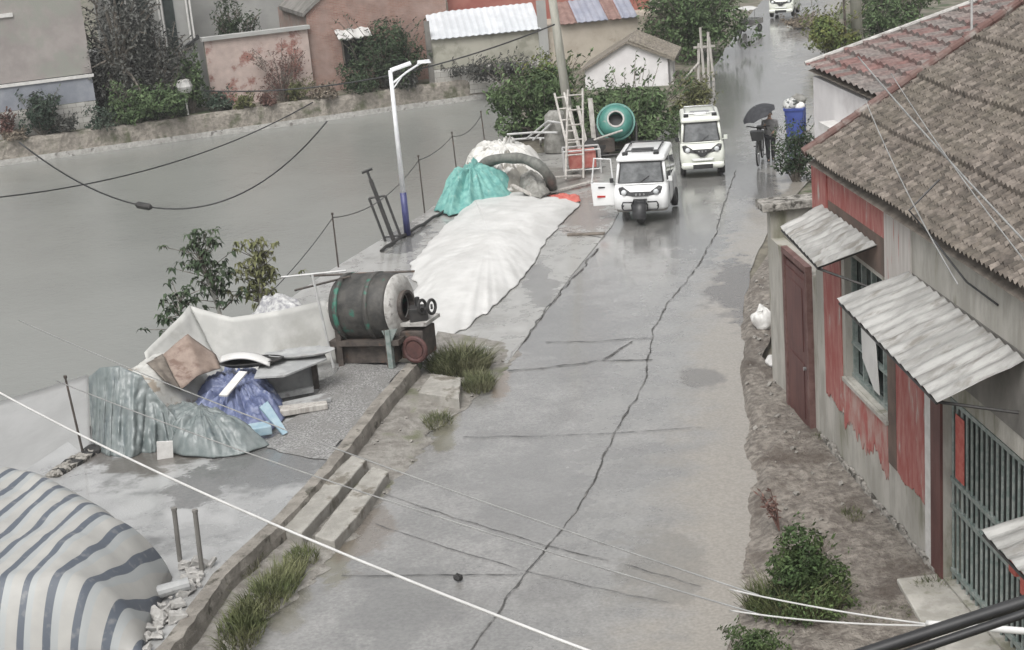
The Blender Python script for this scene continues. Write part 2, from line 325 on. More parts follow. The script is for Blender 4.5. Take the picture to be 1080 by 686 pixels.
def make_stripe():
    m = bpy.data.materials.new('striped_sheet'); m.use_nodes = True; t = m.node_tree; N, Lk = t.nodes, t.links; b = N['Principled BSDF']
    u = N.new('ShaderNodeUVMap'); sp = N.new('ShaderNodeSeparateXYZ'); Lk.new(u.outputs[0], sp.inputs[0])
    fr = N.new('ShaderNodeMath'); fr.operation = 'FRACT'; Lk.new(sp.outputs[0], fr.inputs[0])
    def step(a, b_):
        g = N.new('ShaderNodeMath'); g.operation = 'GREATER_THAN'; Lk.new(fr.outputs[0], g.inputs[0]); g.inputs[1].default_value = a
        l = N.new('ShaderNodeMath'); l.operation = 'LESS_THAN'; Lk.new(fr.outputs[0], l.inputs[0]); l.inputs[1].default_value = b_
        k = N.new('ShaderNodeMath'); k.operation = 'MULTIPLY'; Lk.new(g.outputs[0], k.inputs[0]); Lk.new(l.outputs[0], k.inputs[1]); return k.outputs[0]
    tc = N.new('ShaderNodeTexCoord'); n = N.new('ShaderNodeTexNoise'); n.inputs['Scale'].default_value = 2.2; n.inputs['Detail'].default_value = 6; Lk.new(tc.outputs['Object'], n.inputs[0])
    def mix(f, A, B):
        x = N.new('ShaderNodeMix'); x.data_type = 'RGBA'; Lk.new(f, x.inputs[0])
        for k, val in ((6, A), (7, B)):
            if isinstance(val, tuple): x.inputs[k].default_value = (*val, 1)
            else: Lk.new(val, x.inputs[k])
        return x.outputs[2]
    base = mix(n.outputs[0], (.25, .25, .238), (.43, .42, .395))
    fl = N.new('ShaderNodeMath'); fl.operation = 'FLOOR'; Lk.new(sp.outputs[0], fl.inputs[0])
    md = N.new('ShaderNodeMath'); md.operation = 'MODULO'; Lk.new(fl.outputs[0], md.inputs[0]); md.inputs[1].default_value = 2
    dk = mix(md.outputs[0], (.085, .098, .120), (.115, .125, .125))
    c = mix(step(.0, .26), base, (.31, .325, .325)); c = mix(step(.72, .999), c, dk)
    n3 = N.new('ShaderNodeTexNoise'); n3.inputs['Scale'].default_value = 9; n3.inputs['Detail'].default_value = 5; Lk.new(tc.outputs['Object'], n3.inputs[0])
    r3 = N.new('ShaderNodeMapRange'); r3.inputs[1].default_value = .55; r3.inputs[2].default_value = .75; r3.inputs[4].default_value = .35; Lk.new(n3.outputs[0], r3.inputs[0])
    c = mix(r3.outputs[0], c, (.36, .35, .33))
    Lk.new(c, b.inputs['Base Color']); b.inputs['Roughness'].default_value = .55
    bp = N.new('ShaderNodeBump'); bp.inputs['Strength'].default_value = .35; bp.inputs['Distance'].default_value = .03; Lk.new(n.outputs[0], bp.inputs['Height']); Lk.new(bp.outputs[0], b.inputs['Normal'])
    return m
stripem = make_stripe()
def tilemat(name, cols, du, dv, mossy=(.12, .105, .075), rowdark=4):
    m = bpy.data.materials.new(name); m.use_nodes = True; t = m.node_tree; N, Lk = t.nodes, t.links; b = N['Principled BSDF']; b.inputs['Roughness'].default_value = .8
    u = N.new('ShaderNodeUVMap'); sp = N.new('ShaderNodeSeparateXYZ'); Lk.new(u.outputs[0], sp.inputs[0])
    def mth(op, a, b_=None):
        x = N.new('ShaderNodeMath'); x.operation = op
        for i, val in enumerate((a, b_)):
            if val is None: continue
            if isinstance(val, (int, float)): x.inputs[i].default_value = val
            else: Lk.new(val, x.inputs[i])
        return x.outputs[0]
    fu = mth('FLOOR', sp.outputs[0]); fv = mth('FLOOR', sp.outputs[1])
    cb = N.new('ShaderNodeCombineXYZ'); Lk.new(fu, cb.inputs[0]); Lk.new(fv, cb.inputs[1])
    wn = N.new('ShaderNodeTexWhiteNoise'); wn.noise_dimensions = '2D'; Lk.new(cb.outputs[0], wn.inputs['Vector'])
    rp = N.new('ShaderNodeValToRGB'); rp.color_ramp.interpolation = 'LINEAR'
    while len(rp.color_ramp.elements) < len(cols): rp.color_ramp.elements.new(.5)
    for i, c in enumerate(cols): rp.color_ramp.elements[i].position = i/(len(cols)-1); rp.color_ramp.elements[i].color = (*c, 1)
    Lk.new(wn.outputs[0], rp.inputs[0])
    tc = N.new('ShaderNodeTexCoord'); n = N.new('ShaderNodeTexNoise'); n.inputs['Scale'].default_value = .8; n.inputs['Detail'].default_value = 7; n.inputs['Roughness'].default_value = .7; Lk.new(tc.outputs['Object'], n.inputs[0])
    r = N.new('ShaderNodeMapRange'); r.inputs[1].default_value = .45; r.inputs[2].default_value = .7; r.inputs[4].default_value = .75; Lk.new(n.outputs[0], r.inputs[0])
    x = N.new('ShaderNodeMix'); x.data_type = 'RGBA'; Lk.new(r.outputs[0], x.inputs[0]); Lk.new(rp.outputs[0], x.inputs[6]); x.inputs[7].default_value = (*mossy, 1)
    n2 = N.new('ShaderNodeTexNoise'); n2.inputs['Scale'].default_value = 14; n2.inputs['Detail'].default_value = 4; Lk.new(tc.outputs['Object'], n2.inputs[0])
    mr = N.new('ShaderNodeMapRange'); mr.inputs[1].default_value = .3; mr.inputs[2].default_value = .7; mr.inputs[3].default_value = .55; mr.inputs[4].default_value = 1.35; Lk.new(n2.outputs[0], mr.inputs[0])
    hv = N.new('ShaderNodeHueSaturation'); Lk.new(mr.outputs[0], hv.inputs['Value']); Lk.new(x.outputs[2], hv.inputs['Color']); Lk.new(hv.outputs[0], b.inputs['Base Color'])
    return m
tile_main = tilemat('brown_tiles', [(.055, .045, .037), (.10, .083, .068), (.125, .105, .088), (.185, .158, .135), (.085, .07, .058)], .2, .25, mossy=(.105, .093, .07))
tile_red = tilemat('red_grey_tiles', [(.14, .075, .066), (.18, .10, .09), (.15, .13, .12), (.21, .17, .155)], .3, .4, mossy=(.15, .15, .14))
tile_shed = tilemat('shed_tiles', [(.20, .175, .145), (.26, .23, .19), (.17, .15, .125)], .3, .3)
def add_spots(m, spots):
    """wet or dirty stains with ragged edges at fixed places: (x, y, rx, ry, colour, roughness, amount)"""
    t = m.node_tree; N, Lk = t.nodes, t.links; b = N['Principled BSDF']; tc = N.new('ShaderNodeTexCoord')
    n = N.new('ShaderNodeTexNoise'); n.inputs['Scale'].default_value = 1.7; n.inputs['Detail'].default_value = 9; n.inputs['Roughness'].default_value = .66; Lk.new(tc.outputs['Object'], n.inputs[0])
    g = N.new('ShaderNodeTexNoise'); g.inputs['Scale'].default_value = 16; g.inputs['Detail'].default_value = 6; Lk.new(tc.outputs['Object'], g.inputs[0])
    for x, y, rx, ry, c, ro, am in spots:
        mp = N.new('ShaderNodeMapping'); mp.vector_type = 'POINT'; mp.inputs['Location'].default_value = (-x/rx, -y/ry, 0); mp.inputs['Scale'].default_value = (1/rx, 1/ry, 0); Lk.new(tc.outputs['Object'], mp.inputs[0])
        ln = N.new('ShaderNodeVectorMath'); ln.operation = 'LENGTH'; Lk.new(mp.outputs[0], ln.inputs[0])
        ad = N.new('ShaderNodeMath'); ad.operation = 'MULTIPLY_ADD'; Lk.new(n.outputs[0], ad.inputs[0]); ad.inputs[1].default_value = 2.6; Lk.new(ln.outputs['Value'], ad.inputs[2])
        mr = N.new('ShaderNodeMapRange'); mr.interpolation_type = 'SMOOTHSTEP'; mr.inputs[1].default_value = 2.3; mr.inputs[2].default_value = 1.95; mr.inputs[4].default_value = am; Lk.new(ad.outputs[0], mr.inputs[0])
        cc = N.new('ShaderNodeMix'); cc.data_type = 'RGBA'; Lk.new(g.outputs[0], cc.inputs[0]); cc.inputs[6].default_value = (*[k*.6 for k in c], 1); cc.inputs[7].default_value = (*[k*1.4 for k in c], 1)
        mx = N.new('ShaderNodeMix'); mx.data_type = 'RGBA'; Lk.new(mr.outputs[0], mx.inputs[0]); Lk.new(b.inputs['Base Color'].links[0].from_socket, mx.inputs[6]); Lk.new(cc.outputs[2], mx.inputs[7]); Lk.new(mx.outputs[2], b.inputs['Base Color'])
        if ro is not None:
            rm = N.new('ShaderNodeMix'); rm.data_type = 'FLOAT'; Lk.new(mr.outputs[0], rm.inputs[0]); rm.inputs[3].default_value = ro
            if b.inputs['Roughness'].links: Lk.new(b.inputs['Roughness'].links[0].from_socket, rm.inputs[2])
            else: rm.inputs[2].default_value = b.inputs['Roughness'].default_value
            Lk.new(rm.outputs[0], b.inputs['Roughness'])
# ================================================================== THE SETTING
WZ, PZ = -0.9, 0.30
pond_edge = [(-13.5, 6), (-11.2, 15), (-8.15, 24.4), (-6.0, 31), (-4.45, 36.5), (-2.25, 42), (.1, 50), (1.1, 58), (.9, 68.4)]
bk0 = at(0, 175, WZ); bk1 = at(540, 100, WZ); bd = (bk1-bk0).normalized(); bn = Vector((-bd.y, bd.x, 0))
mb = MB()
gp = [(-60, -60), (-13.5, 6)]+pond_edge[1:]+[(bk0+bd*k)[:2] for k in (15, 9, 3, -4, -14, -60)]+[(-500, -60), (-900, 200), (-900, 900), (900, 900), (900, -60)]
mb.prism([(x, y, -.02) for x, y in gp], (0, 0, -3))
struct(mb.build('ground', soil))
mb = MB(); mb.add([(-700, -60, WZ), (60, -60, WZ), (60, 90, WZ), (-700, 90, WZ)], [(0, 1, 2, 3)])
water = M('water', (.19, .195, .182), (.21, .215, .20), scale=.10, rough=.20, rough2=.27, bump=.5, bscale=5)
struct(mb.build('water', water))
# road
RL = [(-7.2, 6), (-3.86, 17.98), (-2.88, 20.77), (-1.77, 24.64), (-.25, 28.52), (1.4, 34.61), (2.63, 38.84), (5.0, 49.65), (7.37, 57.5), (11.4, 73.5), (15.0, 87), (18, 97)]
RR = [(-.9, 6), (2.6, 18.0), (3.35, 20.82), (3.95, 24.57), (4.35, 28.08), (4.9, 31.5), (6.2, 36.43), (9.3, 44), (11.4, 51), (14.2, 65.8), (16.2, 75), (19.5, 86), (22.5, 97)]
def roadmat():
    m = concrete.copy(); m.name = 'road_concrete'; t = m.node_tree; N, Lk = t.nodes, t.links; b = N['Principled BSDF']
    src = b.inputs['Base Color'].links[0].from_socket
    u = N.new('ShaderNodeUVMap'); sp = N.new('ShaderNodeSeparateXYZ'); Lk.new(u.outputs[0], sp.inputs[0])
    tc = N.new('ShaderNodeTexCoord')
    n = N.new('ShaderNodeTexNoise'); n.inputs['Scale'].default_value = .9; n.inputs['Detail'].default_value = 9; n.inputs['Roughness'].default_value = .68; Lk.new(tc.outputs['Object'], n.inputs[0])
    g = N.new('ShaderNodeTexNoise'); g.inputs['Scale'].default_value = 22; g.inputs['Detail'].default_value = 6; Lk.new(tc.outputs['Object'], g.inputs[0])
    ad = N.new('ShaderNodeMath'); ad.operation = 'MULTIPLY_ADD'; Lk.new(n.outputs[0], ad.inputs[0]); ad.inputs[1].default_value = .55; Lk.new(sp.outputs[0], ad.inputs[2])
    mr = N.new('ShaderNodeMapRange'); mr.inputs[1].default_value = .95; mr.inputs[2].default_value = 1.22; mr.interpolation_type = 'SMOOTHSTEP'; Lk.new(ad.outputs[0], mr.inputs[0])
    gr = N.new('ShaderNodeMix'); gr.data_type = 'RGBA'; Lk.new(g.outputs[0], gr.inputs[0]); gr.inputs[6].default_value = (.15, .135, .115, 1); gr.inputs[7].default_value = (.36, .335, .295, 1)
    gv = N.new('ShaderNodeMapRange'); gv.inputs[1].default_value = .3; gv.inputs[2].default_value = .7; gv.inputs[3].default_value = .80; gv.inputs[4].default_value = 1.20; Lk.new(g.outputs[0], gv.inputs[0]); hv = N.new('ShaderNodeHueSaturation'); Lk.new(gv.outputs[0], hv.inputs['Value']); Lk.new(src, hv.inputs['Color']); src = hv.outputs[0]
    x = N.new('ShaderNodeMix'); x.data_type = 'RGBA'; Lk.new(mr.outputs[0], x.inputs[0]); Lk.new(src, x.inputs[6]); Lk.new(gr.outputs[2], x.inputs[7]); Lk.new(x.outputs[2], b.inputs['Base Color'])
    rs = b.inputs['Roughness'].links[0].from_socket
    # the left lane is smooth slab, the right lane rough patching: a UV step moves the roughness
    st = N.new('ShaderNodeMapRange'); st.inputs[1].default_value = .46; st.inputs[2].default_value = .54; st.inputs[3].default_value = -.04; st.inputs[4].default_value = .12; Lk.new(sp.outputs[0], st.inputs[0])
    s1 = N.new('ShaderNodeMath'); s1.operation = 'ADD'; Lk.new(rs, s1.inputs[0]); Lk.new(st.outputs[0], s1.inputs[1])
    s2 = N.new('ShaderNodeMath'); s2.operation = 'MULTIPLY_ADD'; Lk.new(mr.outputs[0], s2.inputs[0]); s2.inputs[1].default_value = .35; Lk.new(s1.outputs[0], s2.inputs[2]); s2.use_clamp = True
    Lk.new(s2.outputs[0], b.inputs['Roughness'])
    return m
def curve_lr(v):
    return poly_at([(x, y, 0) for x, y in RL], v), poly_at([(x, y, 0) for x, y in RR], v)
def road_pt(u, v):
    l, r = curve_lr(v); p = l.lerp(r, u); e = min(u, 1-u)
    return (p.x+.12*nz(p.x, p.y, 3, .7)*(1-4*e*(1-e)), p.y, .012+.012*nz(p.x, p.y, 0, .35)+.05*min(e, .15))
mb = MB(); mb.grid(road_pt, 24, 150, lambda u, v: (u, v*40))
def wet_film(m, wt_, ro):       # a thin layer of rain water over the surface
    b = m.node_tree.nodes['Principled BSDF']; b.inputs['Coat Weight'].default_value = wt_; b.inputs['Coat Roughness'].default_value = ro; b.inputs['Coat IOR'].default_value = 1.6
rm_ = roadmat(); wet_film(rm_, .95, .13); struct(mb.build('road', rm_, smooth=True))
def sp_(px, py, rx, ry, c, ro, am): q = at(px, py, .03); return (q.x, q.y, rx, ry, c, ro, am)
add_spots(rm_, [sp_(470, 445, .25, 1.8, (.15, .14, .10), .35, .8), sp_(525, 400, .25, 1.2, (.19, .15, .115), .35, .8), sp_(355, 580, .3, 1.4, (.14, .13, .09), .35, .8), sp_(310, 620, .3, 1.5, (.15, .14, .11), .35, .7), sp_(795, 308, 1.1, 3.2, (.085, .075, .066), .25, .95), sp_(742, 398, .5, .7, (.11, .10, .088), .25, .8), sp_(640, 205, .9, 2.2, (.20, .165, .145), .12, .6), sp_(725, 235, 1.0, 4.5, (.13, .13, .128), .04, .8), sp_(600, 350, 1.2, 3.0, (.155, .152, .147), .05, .7), sp_(560, 520, 1.0, 2.4, (.165, .162, .156), .06, .6), sp_(420, 640, .8, 1.6, (.15, .148, .142), .06, .7), sp_(790, 190, .8, 4.0, (.14, .138, .135), .05, .7), sp_(380, 560, .5, 1.2, (.15, .125, .10), .3, .7), sp_(700, 600, .7, 1.4, (.15, .14, .12), .3, .5), sp_(800, 90, 2.5, 9, (.16, .158, .155), .08, .6)])
def ground_strip(mb, pix, z, w_, jit=.03, wv=.4):
    P = [at(x, y, z) for x, y in pix]; L = sum((P[i+1]-P[i]).length for i in range(len(P)-1)); n = max(4, int(L/.07)); w_ *= .62
    vs = []
    for i in range(n+1):
        p = poly_at(P, i/n); q = poly_at(P, min(1, i/n+.01)); q0 = poly_at(P, max(0, i/n-.01)); d = (q-q0); d.z = 0; d.normalize(); s_ = Vector((-d.y, d.x, 0))
        p = p + s_*(jit*2*nz(p.x, p.y, 5, 2.2)+jit*.5*nz(p.x, p.y, 5, 14)); ww = w_*max(.12, 1+wv*2.6*nz(p.x, p.y, 9, 3)+wv*2*nz(p.x, p.y, 4, 11))
        vs += [p+s_*ww/2, p-s_*ww/2]
    mb.add(vs, [(2*i, 2*i+2, 2*i+3, 2*i+1) for i in range(n)])
mb = MB(); CZ = .035
ground_strip(mb, [(480, 706), (500, 678), (548, 612), (600, 548), (622, 514), (650, 452), (680, 403), (685, 372), (690, 345), (703, 322), (735, 282), (754, 248), (764, 214), (776, 180)], CZ, .034, .026)
ground_strip(mb, [(360, 608), (420, 607), (500, 606), (552, 605)], CZ, .035)
ground_strip(mb, [(405, 520), (470, 543), (575, 575), (660, 596), (740, 618)], CZ, .022, .02)
ground_strip(mb, [(395, 552), (470, 577), (556, 603), (640, 622), (705, 636)], CZ, .02, .02)
ground_strip(mb, [(488, 461), (560, 460), (650, 457), (740, 450)], CZ, .03)
ground_strip(mb, [(536, 391), (580, 387), (636, 380), (688, 380)], CZ, .06, .03)
ground_strip(mb, [(575, 361), (620, 360), (690, 356)], CZ, .04)
ground_strip(mb, [(636, 379), (650, 371), (667, 360)], CZ, .06)
ground_strip(mb, [(524, 388), (545, 368), (580, 322), (606, 290), (632, 262)], CZ, .05, .05)
ground_strip(mb, [(590, 243), (615, 248), (637, 251)], CZ, .09, .05)
struct(mb.build('road_crack', crackm))
# apron beside the white sheet, platform, kerb, shelf
aprm = M('apron_concrete', (.27, .265, .25), (.37, .365, .35), scale=2, rough=.22, rough2=.5, bump=.5, bscale=40, c3=(.21, .205, .19), s3=1.0, lo3=.5, hi3=.7)
mb = MB(); mb.prism([(-6.1, 31, .0), (-4.4, 36.5, .0), (-2.2, 42, .0), (-.1, 49, .0), (1.6, 49.5, 0), (3.4, 48, 0), (4.75, 48.2, 0), (2.75, 38.8, 0), (1.5, 34.6, 0), (-.15, 28.5, 0), (-1.8, 29.0, 0), (-2.2, 31, 0)], (0, 0, -.4))
o = struct(mb.build('pavement', aprm)); o.location.z = .035; wet_film(aprm, .6, .12)
add_spots(aprm, [sp_(430, 250, .7, 2.0, (.14, .14, .137), .04, .9), sp_(615, 225, .9, 2.5, (.19, .15, .13), .12, .7), sp_(570, 300, .4, 2.5, (.15, .148, .143), .1, .7), sp_(590, 190, 1.2, 2.0, (.12, .105, .09), .3, .7)])
kerb_t = [at(150, 716, PZ), at(190, 672, PZ), at(235, 608, PZ), at(300, 548, PZ), at(350, 493, PZ), at(400, 428, PZ), at(437, 386, PZ)]
mb = MB()
kt = [(p.x, p.y) for p in kerb_t]
def plat(u, v):
    p = poly_at([(x, y, 0) for x, y in kt], v); q = poly_at([(-11.2, 15, 0), (-8.2, 24.4, 0), (-6.05, 31, 0)], v)
    p = q.lerp(p, u); return (p.x, p.y, PZ+.015*nz(p.x, p.y, 1, .8))
mb.grid(plat, 30, 50)
n0 = len(mb.v)
plm = M('platform_concrete', (.27, .27, .265), (.37, .37, .365), scale=1.2, rough=.22, rough2=.55, bump=.35, bscale=30, c3=(.13, .13, .127), s3=.42, lo3=.5, hi3=.60)
wet_film(plm, .8, .12); add_spots(plm, [sp_(165, 500, 1.0, .8, (.10, .09, .078), .4, .95), sp_(285, 500, 1.1, .9, (.125, .124, .12), .05, .9), sp_(215, 530, .6, .8, (.12, .118, .113), .06, .9), sp_(110, 495, .5, .5, (.11, .10, .09), .4, .9), sp_(300, 440, .8, .8, (.13, .125, .118), .2, .8)])
struct(mb.build('platform', plm, smooth=True))
mb = MB(); P = [(-11.2, 15), (-8.15, 24.4), (-6.0, 31)]
mb.prism([(x, y, PZ-.03) for x, y in P]+[(kt[-1][0], kt[-1][1], PZ-.03)]+[(x, y, PZ-.03) for x, y in kt[::-1][1:]]+[(-7, 15, PZ-.03)], (0, 0, -1.6))
struct(mb.build('platform_base', kerbm))
mb = MB()
def pebb(u, v):
    a = [at(282, 470, PZ), at(345, 400, PZ), at(372, 378, PZ)]; b_ = [at(345, 487, PZ), at(398, 423, PZ), at(431, 385, PZ)]
    p = poly_at(a, v).lerp(poly_at(b_, v), u); e = min(u, 1-u, v, 1-v)
    return (p.x+.25*nz(p.x, p.y, 1, 1.7)*(e < .04), p.y+.2*nz(p.x, p.y, 7, 1.7)*(e < .04), PZ+.012+.03*min(e*6, 1)+.014*nz(p.x, p.y, 0, 9)*min(e*8, 1))
mb.grid(pebb, 50, 60); struct(mb.build('gravel_patch', pebble, smooth=True))
mb = MB(); secs = []
for i in range(61):
    p = poly_at(kerb_t, i/60); q = poly_at(kerb_t, min(1, i/60+.02)); q0 = poly_at(kerb_t, max(0, i/60-.02)); d = q-q0; d.z = 0; d.normalize(); s_ = Vector((d.y, -d.x, 0))
    j = lambda k: .022*nz(p.x*3, p.y*3, k*5, 1.3)+.018*nz(p.x, p.y, k*3, 9)
    secs.append([p-s_*.13+Vector((0, 0, .05+j(1))), p+s_*(.07+j(2))+Vector((0, 0, .05+j(3))), p+s_*(.10+j(4))+Vector((0, 0, -.08)), p+s_*(.12+j(5))+Vector((0, 0, -.42)), p-s_*.13+Vector((0, 0, -.42))])
mb.loft(secs); struct(mb.build('kerb', kerbm))
mb = MB()
sh_l = [at(150, 716, .1), at(240, 610, .1), at(300, 552, .1), at(350, 500, .1), at(405, 432, .1), at(445, 388, .1), at(462, 352, .05)]
sh_r = [(-5.2, 13.4, 0)]+[(x+.15, y, 0) for x, y in RL[1:5]]+[(.1, 29.6, 0)]
def shelf(u, v):
    a = poly_at(sh_l, v); b_ = poly_at(sh_r, v); p = a.lerp(b_, u); e = 4*u*(1-u)
    p = p+Vector((1, .3, 0))*(u**4)*(.30*nz(p.x, p.y, 2, 1.1)+.16*nz(p.x, p.y, 3, 3.3)+.08*nz(p.x, p.y, 3, 8))
    return (p.x, p.y, lerp(.10, .018, u**1.5)+.05*e*nz(p.x, p.y, 0, 1.4)+.02*nz(p.x, p.y, 4, 6)*e)
mb.grid(shelf, 36, 240); struct(mb.build('verge', shelfm, smooth=True))
# house frame
HA = Vector((5.13, 18.17, 0)); ha = Vector((-.08, 1, 0)).normalized(); hn = Vector((-ha.y, ha.x, 0))
def HP(s, o, z): return HA+ha*s+hn*o+Vector((0, 0, z))
# dirt between road and house
mb = MB()
dl = [(1.2, 12, 0)]+[(x-.25+dx, y, 0) for (x, y), dx in zip(RR[1:6], (.05, -.05, 0, .1, .1))]+[(6.3, 35.6, 0)]
dr = [tuple(HP(-6, -.1, 0)), tuple(HP(0, -.1, 0)), tuple(HP(6.3, -.1, 0)), tuple(HP(9, -.1, 0)), (8.0, 37.5, 0)]
def dirtf(u, v):
    a = poly_at(dl, v); b_ = poly_at(dr, v); p = a.lerp(b_, u)
    st = .5+.5*math.tanh((u-.18-.12*nz(p.x, p.y, 0, .8))*14)
    return (p.x, p.y, -.005+.13*st+.10*max(0, u-.2)*0.6+.05*nz(p.x, p.y, 1, 1.1)*min(1, u*4)+.035*nz(p.x, p.y, 2, 4)*min(1, u*4)+.025*nz(p.x, p.y, 6, 9)*min(1, u*4)+.05*crease(p.x, p.y, 3, 1.6)*min(1, u*4))
mb.grid(dirtf, 110, 340); struct(mb.build('dirt_bank', dirt, smooth=True))
mb = MB()   # concrete step in front of the gate
mb.prism([HP(-.15, .0, 0), HP(-.15, .55, 0), HP(-4.2, .9, 0), HP(-4.2, 0, 0)], (0, 0, .20)); struct(mb.build('gate_step', plaster, bevel=.02))
# ------------------------------------------------------------------ the tiled house
house = thing('tiled_house', 'house with brown tiled roof, worn red and grey wall and corrugated canopies', 'house', tuple(HP(0, 0, 0)))
def hbox(mb, s0, s1, o0, o1, z0, z1): mb.obox(HP(s0, o0, z0), ha*(s1-s0), hn*(o1-o0), (0, 0, z1-z0)); return mb
mb = MB()
holes = [(1.72, 3.55, 1.62, 3.55), (-3.15, -.32, .22, 2.75)]
S = sorted({-7.5, 5.0, 0.0}|{h[0] for h in holes}|{h[1] for h in holes}); Z = sorted({-.3, 4.56}|{h[2] for h in holes}|{h[3] for h in holes})
for i in range(len(S)-1):
    for k in range(len(Z)-1):
        cs, cz = (S[i]+S[i+1])/2, (Z[k]+Z[k+1])/2
        if any(h[0] < cs < h[1] and h[2] < cz < h[3] for h in holes): continue
        hbox(mb, S[i], S[i+1], -.28, 0, Z[k], Z[k+1])
hbox(mb, 4.75, 5.0, -7.2, -.283, -.3, 4.56)
mb.prism([HP(4.75, -.0, 4.562), HP(4.75, -3.4, 6.5), HP(4.75, -7.2, 4.562)], ha*.25)
mb.build('wall', plaster, house)
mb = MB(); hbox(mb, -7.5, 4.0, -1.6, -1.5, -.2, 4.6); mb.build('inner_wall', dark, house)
# painted zones: thin coats standing proud of the plaster
def coat(name, m, s0, s1, z0, z1, o=.008, lab=None, ragged=0):
    mb = MB(); n = 70
    if ragged:
        top = [HP(lerp(s0, s1, i/n), 0.001, z1) for i in range(n+1)]
        bot = [HP(lerp(s0, s1, i/n), 0.001, z0+ragged*(nz(s0*3+(s1-s0)*i/n*2.2, z0, 1, 1.0)+.6*nz(s0*3+(s1-s0)*i/n*9, z0, 4, 1.0)+.35*nz((s1-s0)*i/n*30, z0, 7, 1.0))) for i in range(n+1)]
        mb.prism(bot+top[::-1], hn*o)
    else: hbox(mb, s0, s1, .001, o, z0, z1)
    return mb.build(name, m, house, label=lab)
coat('red_pillar', redpaint, 3.70, 4.55, 1.02, 3.60, .02, 'worn red strip beside the window', .12); coat('red_pillar', redpaint, 4.24, 4.99, 3.602, 4.55, .03, 'pale streaked red pillar under the roof corner')
coat('window_lintel', brownpaint, 1.74, 4.23, 3.62, 4.15, .012, 'brown dirty lintel over the window')
coat('red_band', redpaint, 1.74, 4.23, 4.152, 4.55, .014, 'bright red band under the eaves')
coat('under_sill_paint', fadered, 1.70, 3.68, .86, 1.54, .008, 'faded pink paint below the window', .35)
coat('red_panel', redpaint, .30, 1.35, .98, 2.98, .01, 'worn red panel between window and gate', .10)
coat('brown_panel', brownpaint, 1.36, 1.69, 1.0, 2.98, .012, 'brown strip beside the window')
coat('pale_column', palecol, .72, 1.72, 2.99, 4.55, .02, 'pale column with red streaks above the canopy')
coat('white_strip', whitep, .04, .26, .1, 2.98, .02, 'white strip beside the gate')
coat('upper_shade_band', darkplaster, -7.4, .70, 3.0, 3.95, .01, 'band of shade painted dark on the wall above the gate')  # dark coat carries the shade on the wall at canopy height
coat('dark_jamb', brownred, -.32, .02, .2, 2.85, .035, 'dark red gate jamb')
mb = MB()
for i in range(46):
    s0 = lerp(-.1, 4.85, i/46); h_ = .22+.16*abs(nz(s0, 0, 3, 2.3)); hbox(mb, s0, s0+.108, 0.002, .05+.05*nz(s0, 1, 1, 4), -.1, h_)
mb.build('plinth', stone, house, bevel=.015)
# window: frame, mullions, glass, torn white sheet
win = MB(); hbox(win, 1.72, 3.55, -.20, -.18, 1.62, 3.55); wp = win.build('window', glassd, house)
mb = MB()
for s0, s1 in ((1.72, 1.78), (3.49, 3.55), (2.60, 2.66), (2.16, 2.19), (3.05, 3.08)): hbox(mb, s0, s1, -.17, -.10, 1.62, 3.55)
for z0, z1 in ((1.62, 1.68), (3.49, 3.55), (2.62, 2.67), (2.13, 2.16)): hbox(mb, 1.72, 3.55, -.168, -.085, z0, z1)
mb.build('window_frame', greenpaint, wp)
mb = MB(); mb.prism([HP(3.04, -.07, 3.0), HP(2.5, -.07, 3.05), HP(2.22, -.06, 1.78), HP(2.42, -.05, 1.80), HP(2.75, -.06, 1.98), HP(2.95, -.06, 2.1)], hn*.01); mb.build('torn_sheet', whitet, wp)
mb = MB(); hbox(mb, 1.66, 3.62, .002, .05, 1.55, 1.61); mb.build('window_sill', plaster, house)
# gate with bars and rails
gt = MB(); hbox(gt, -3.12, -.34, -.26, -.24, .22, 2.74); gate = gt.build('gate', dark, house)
for i in range(19):
    s = lerp(-3.08, -.38, i/18); mb = MB(); mb.cyl(HP(s, -.11, .22), HP(s, -.11, 2.74), .019, 7); mb.build('gate_bar', greenpaint, gate)
for z in (.34, 1.22, 1.58, 2.62):
    mb = MB(); hbox(mb, -3.12, -.34, -.135, -.085, z-.028, z+.028); mb.build('gate_rail', greenpaint, gate)
mb = MB(); hbox(mb, -.80, -.52, -.085, -.08, 1.66, 2.5); mb.build('gate_poster', redcloth, gate, label='red paper pasted on the gate bars')
mb = MB(); hbox(mb, -2.75, -2.45, -.085, -.08, 1.05, 1.45); mb.build('gate_poster', redcloth, gate, label='second red paper on the gate')
mb = MB(); hbox(mb, -3.6, -3.16, .002, .09, .1, 1.9); mb.build('pink_pillar', fadered, house, label='pale pink pillar right of the gate')
# corrugated canopies
def canopy(lab, A_, B_, C_, D_, n):       # A,B at the wall, D,C at the outer edge
    A_, B_, C_, D_ = map(Vector, (A_, B_, C_, D_)); nn = (B_-A_).cross(D_-A_).normalized()
    if nn.z < 0: nn = -nn
    mb = MB()
    def f(u, v):
        p = A_.lerp(B_, u).lerp(D_.lerp(C_, u), v); return p+nn*(.022*math.sin(u*n*2*math.pi)+.02*nz(u*4, v*3, n, 1))
    mb.grid(f, n*8, 6); o = mb.build('canopy', tin, house, solid=.006, label=lab); 
    mb = MB()
    for u in (.04, .96):
        mb.cyl(A_.lerp(B_, u)-nn*.05, D_.lerp(C_, u)-nn*.05, .02, 6); mb.cyl(D_.lerp(C_, u)-nn*.06, A_.lerp(B_, u)+Vector((0, 0, -.65)), .018, 6)
    mb.cyl(D_.lerp(C_, .02)-nn*.05, D_.lerp(C_, .98)-nn*.05, .02, 6); mb.build('canopy_bracket', iron, o)
canopy('wide corrugated canopy over the gate', HP(.78, .03, 3.96), HP(-2.75, .03, 3.92), HP(-2.5, .88, 3.46), HP(1.05, .88, 3.62), 15)
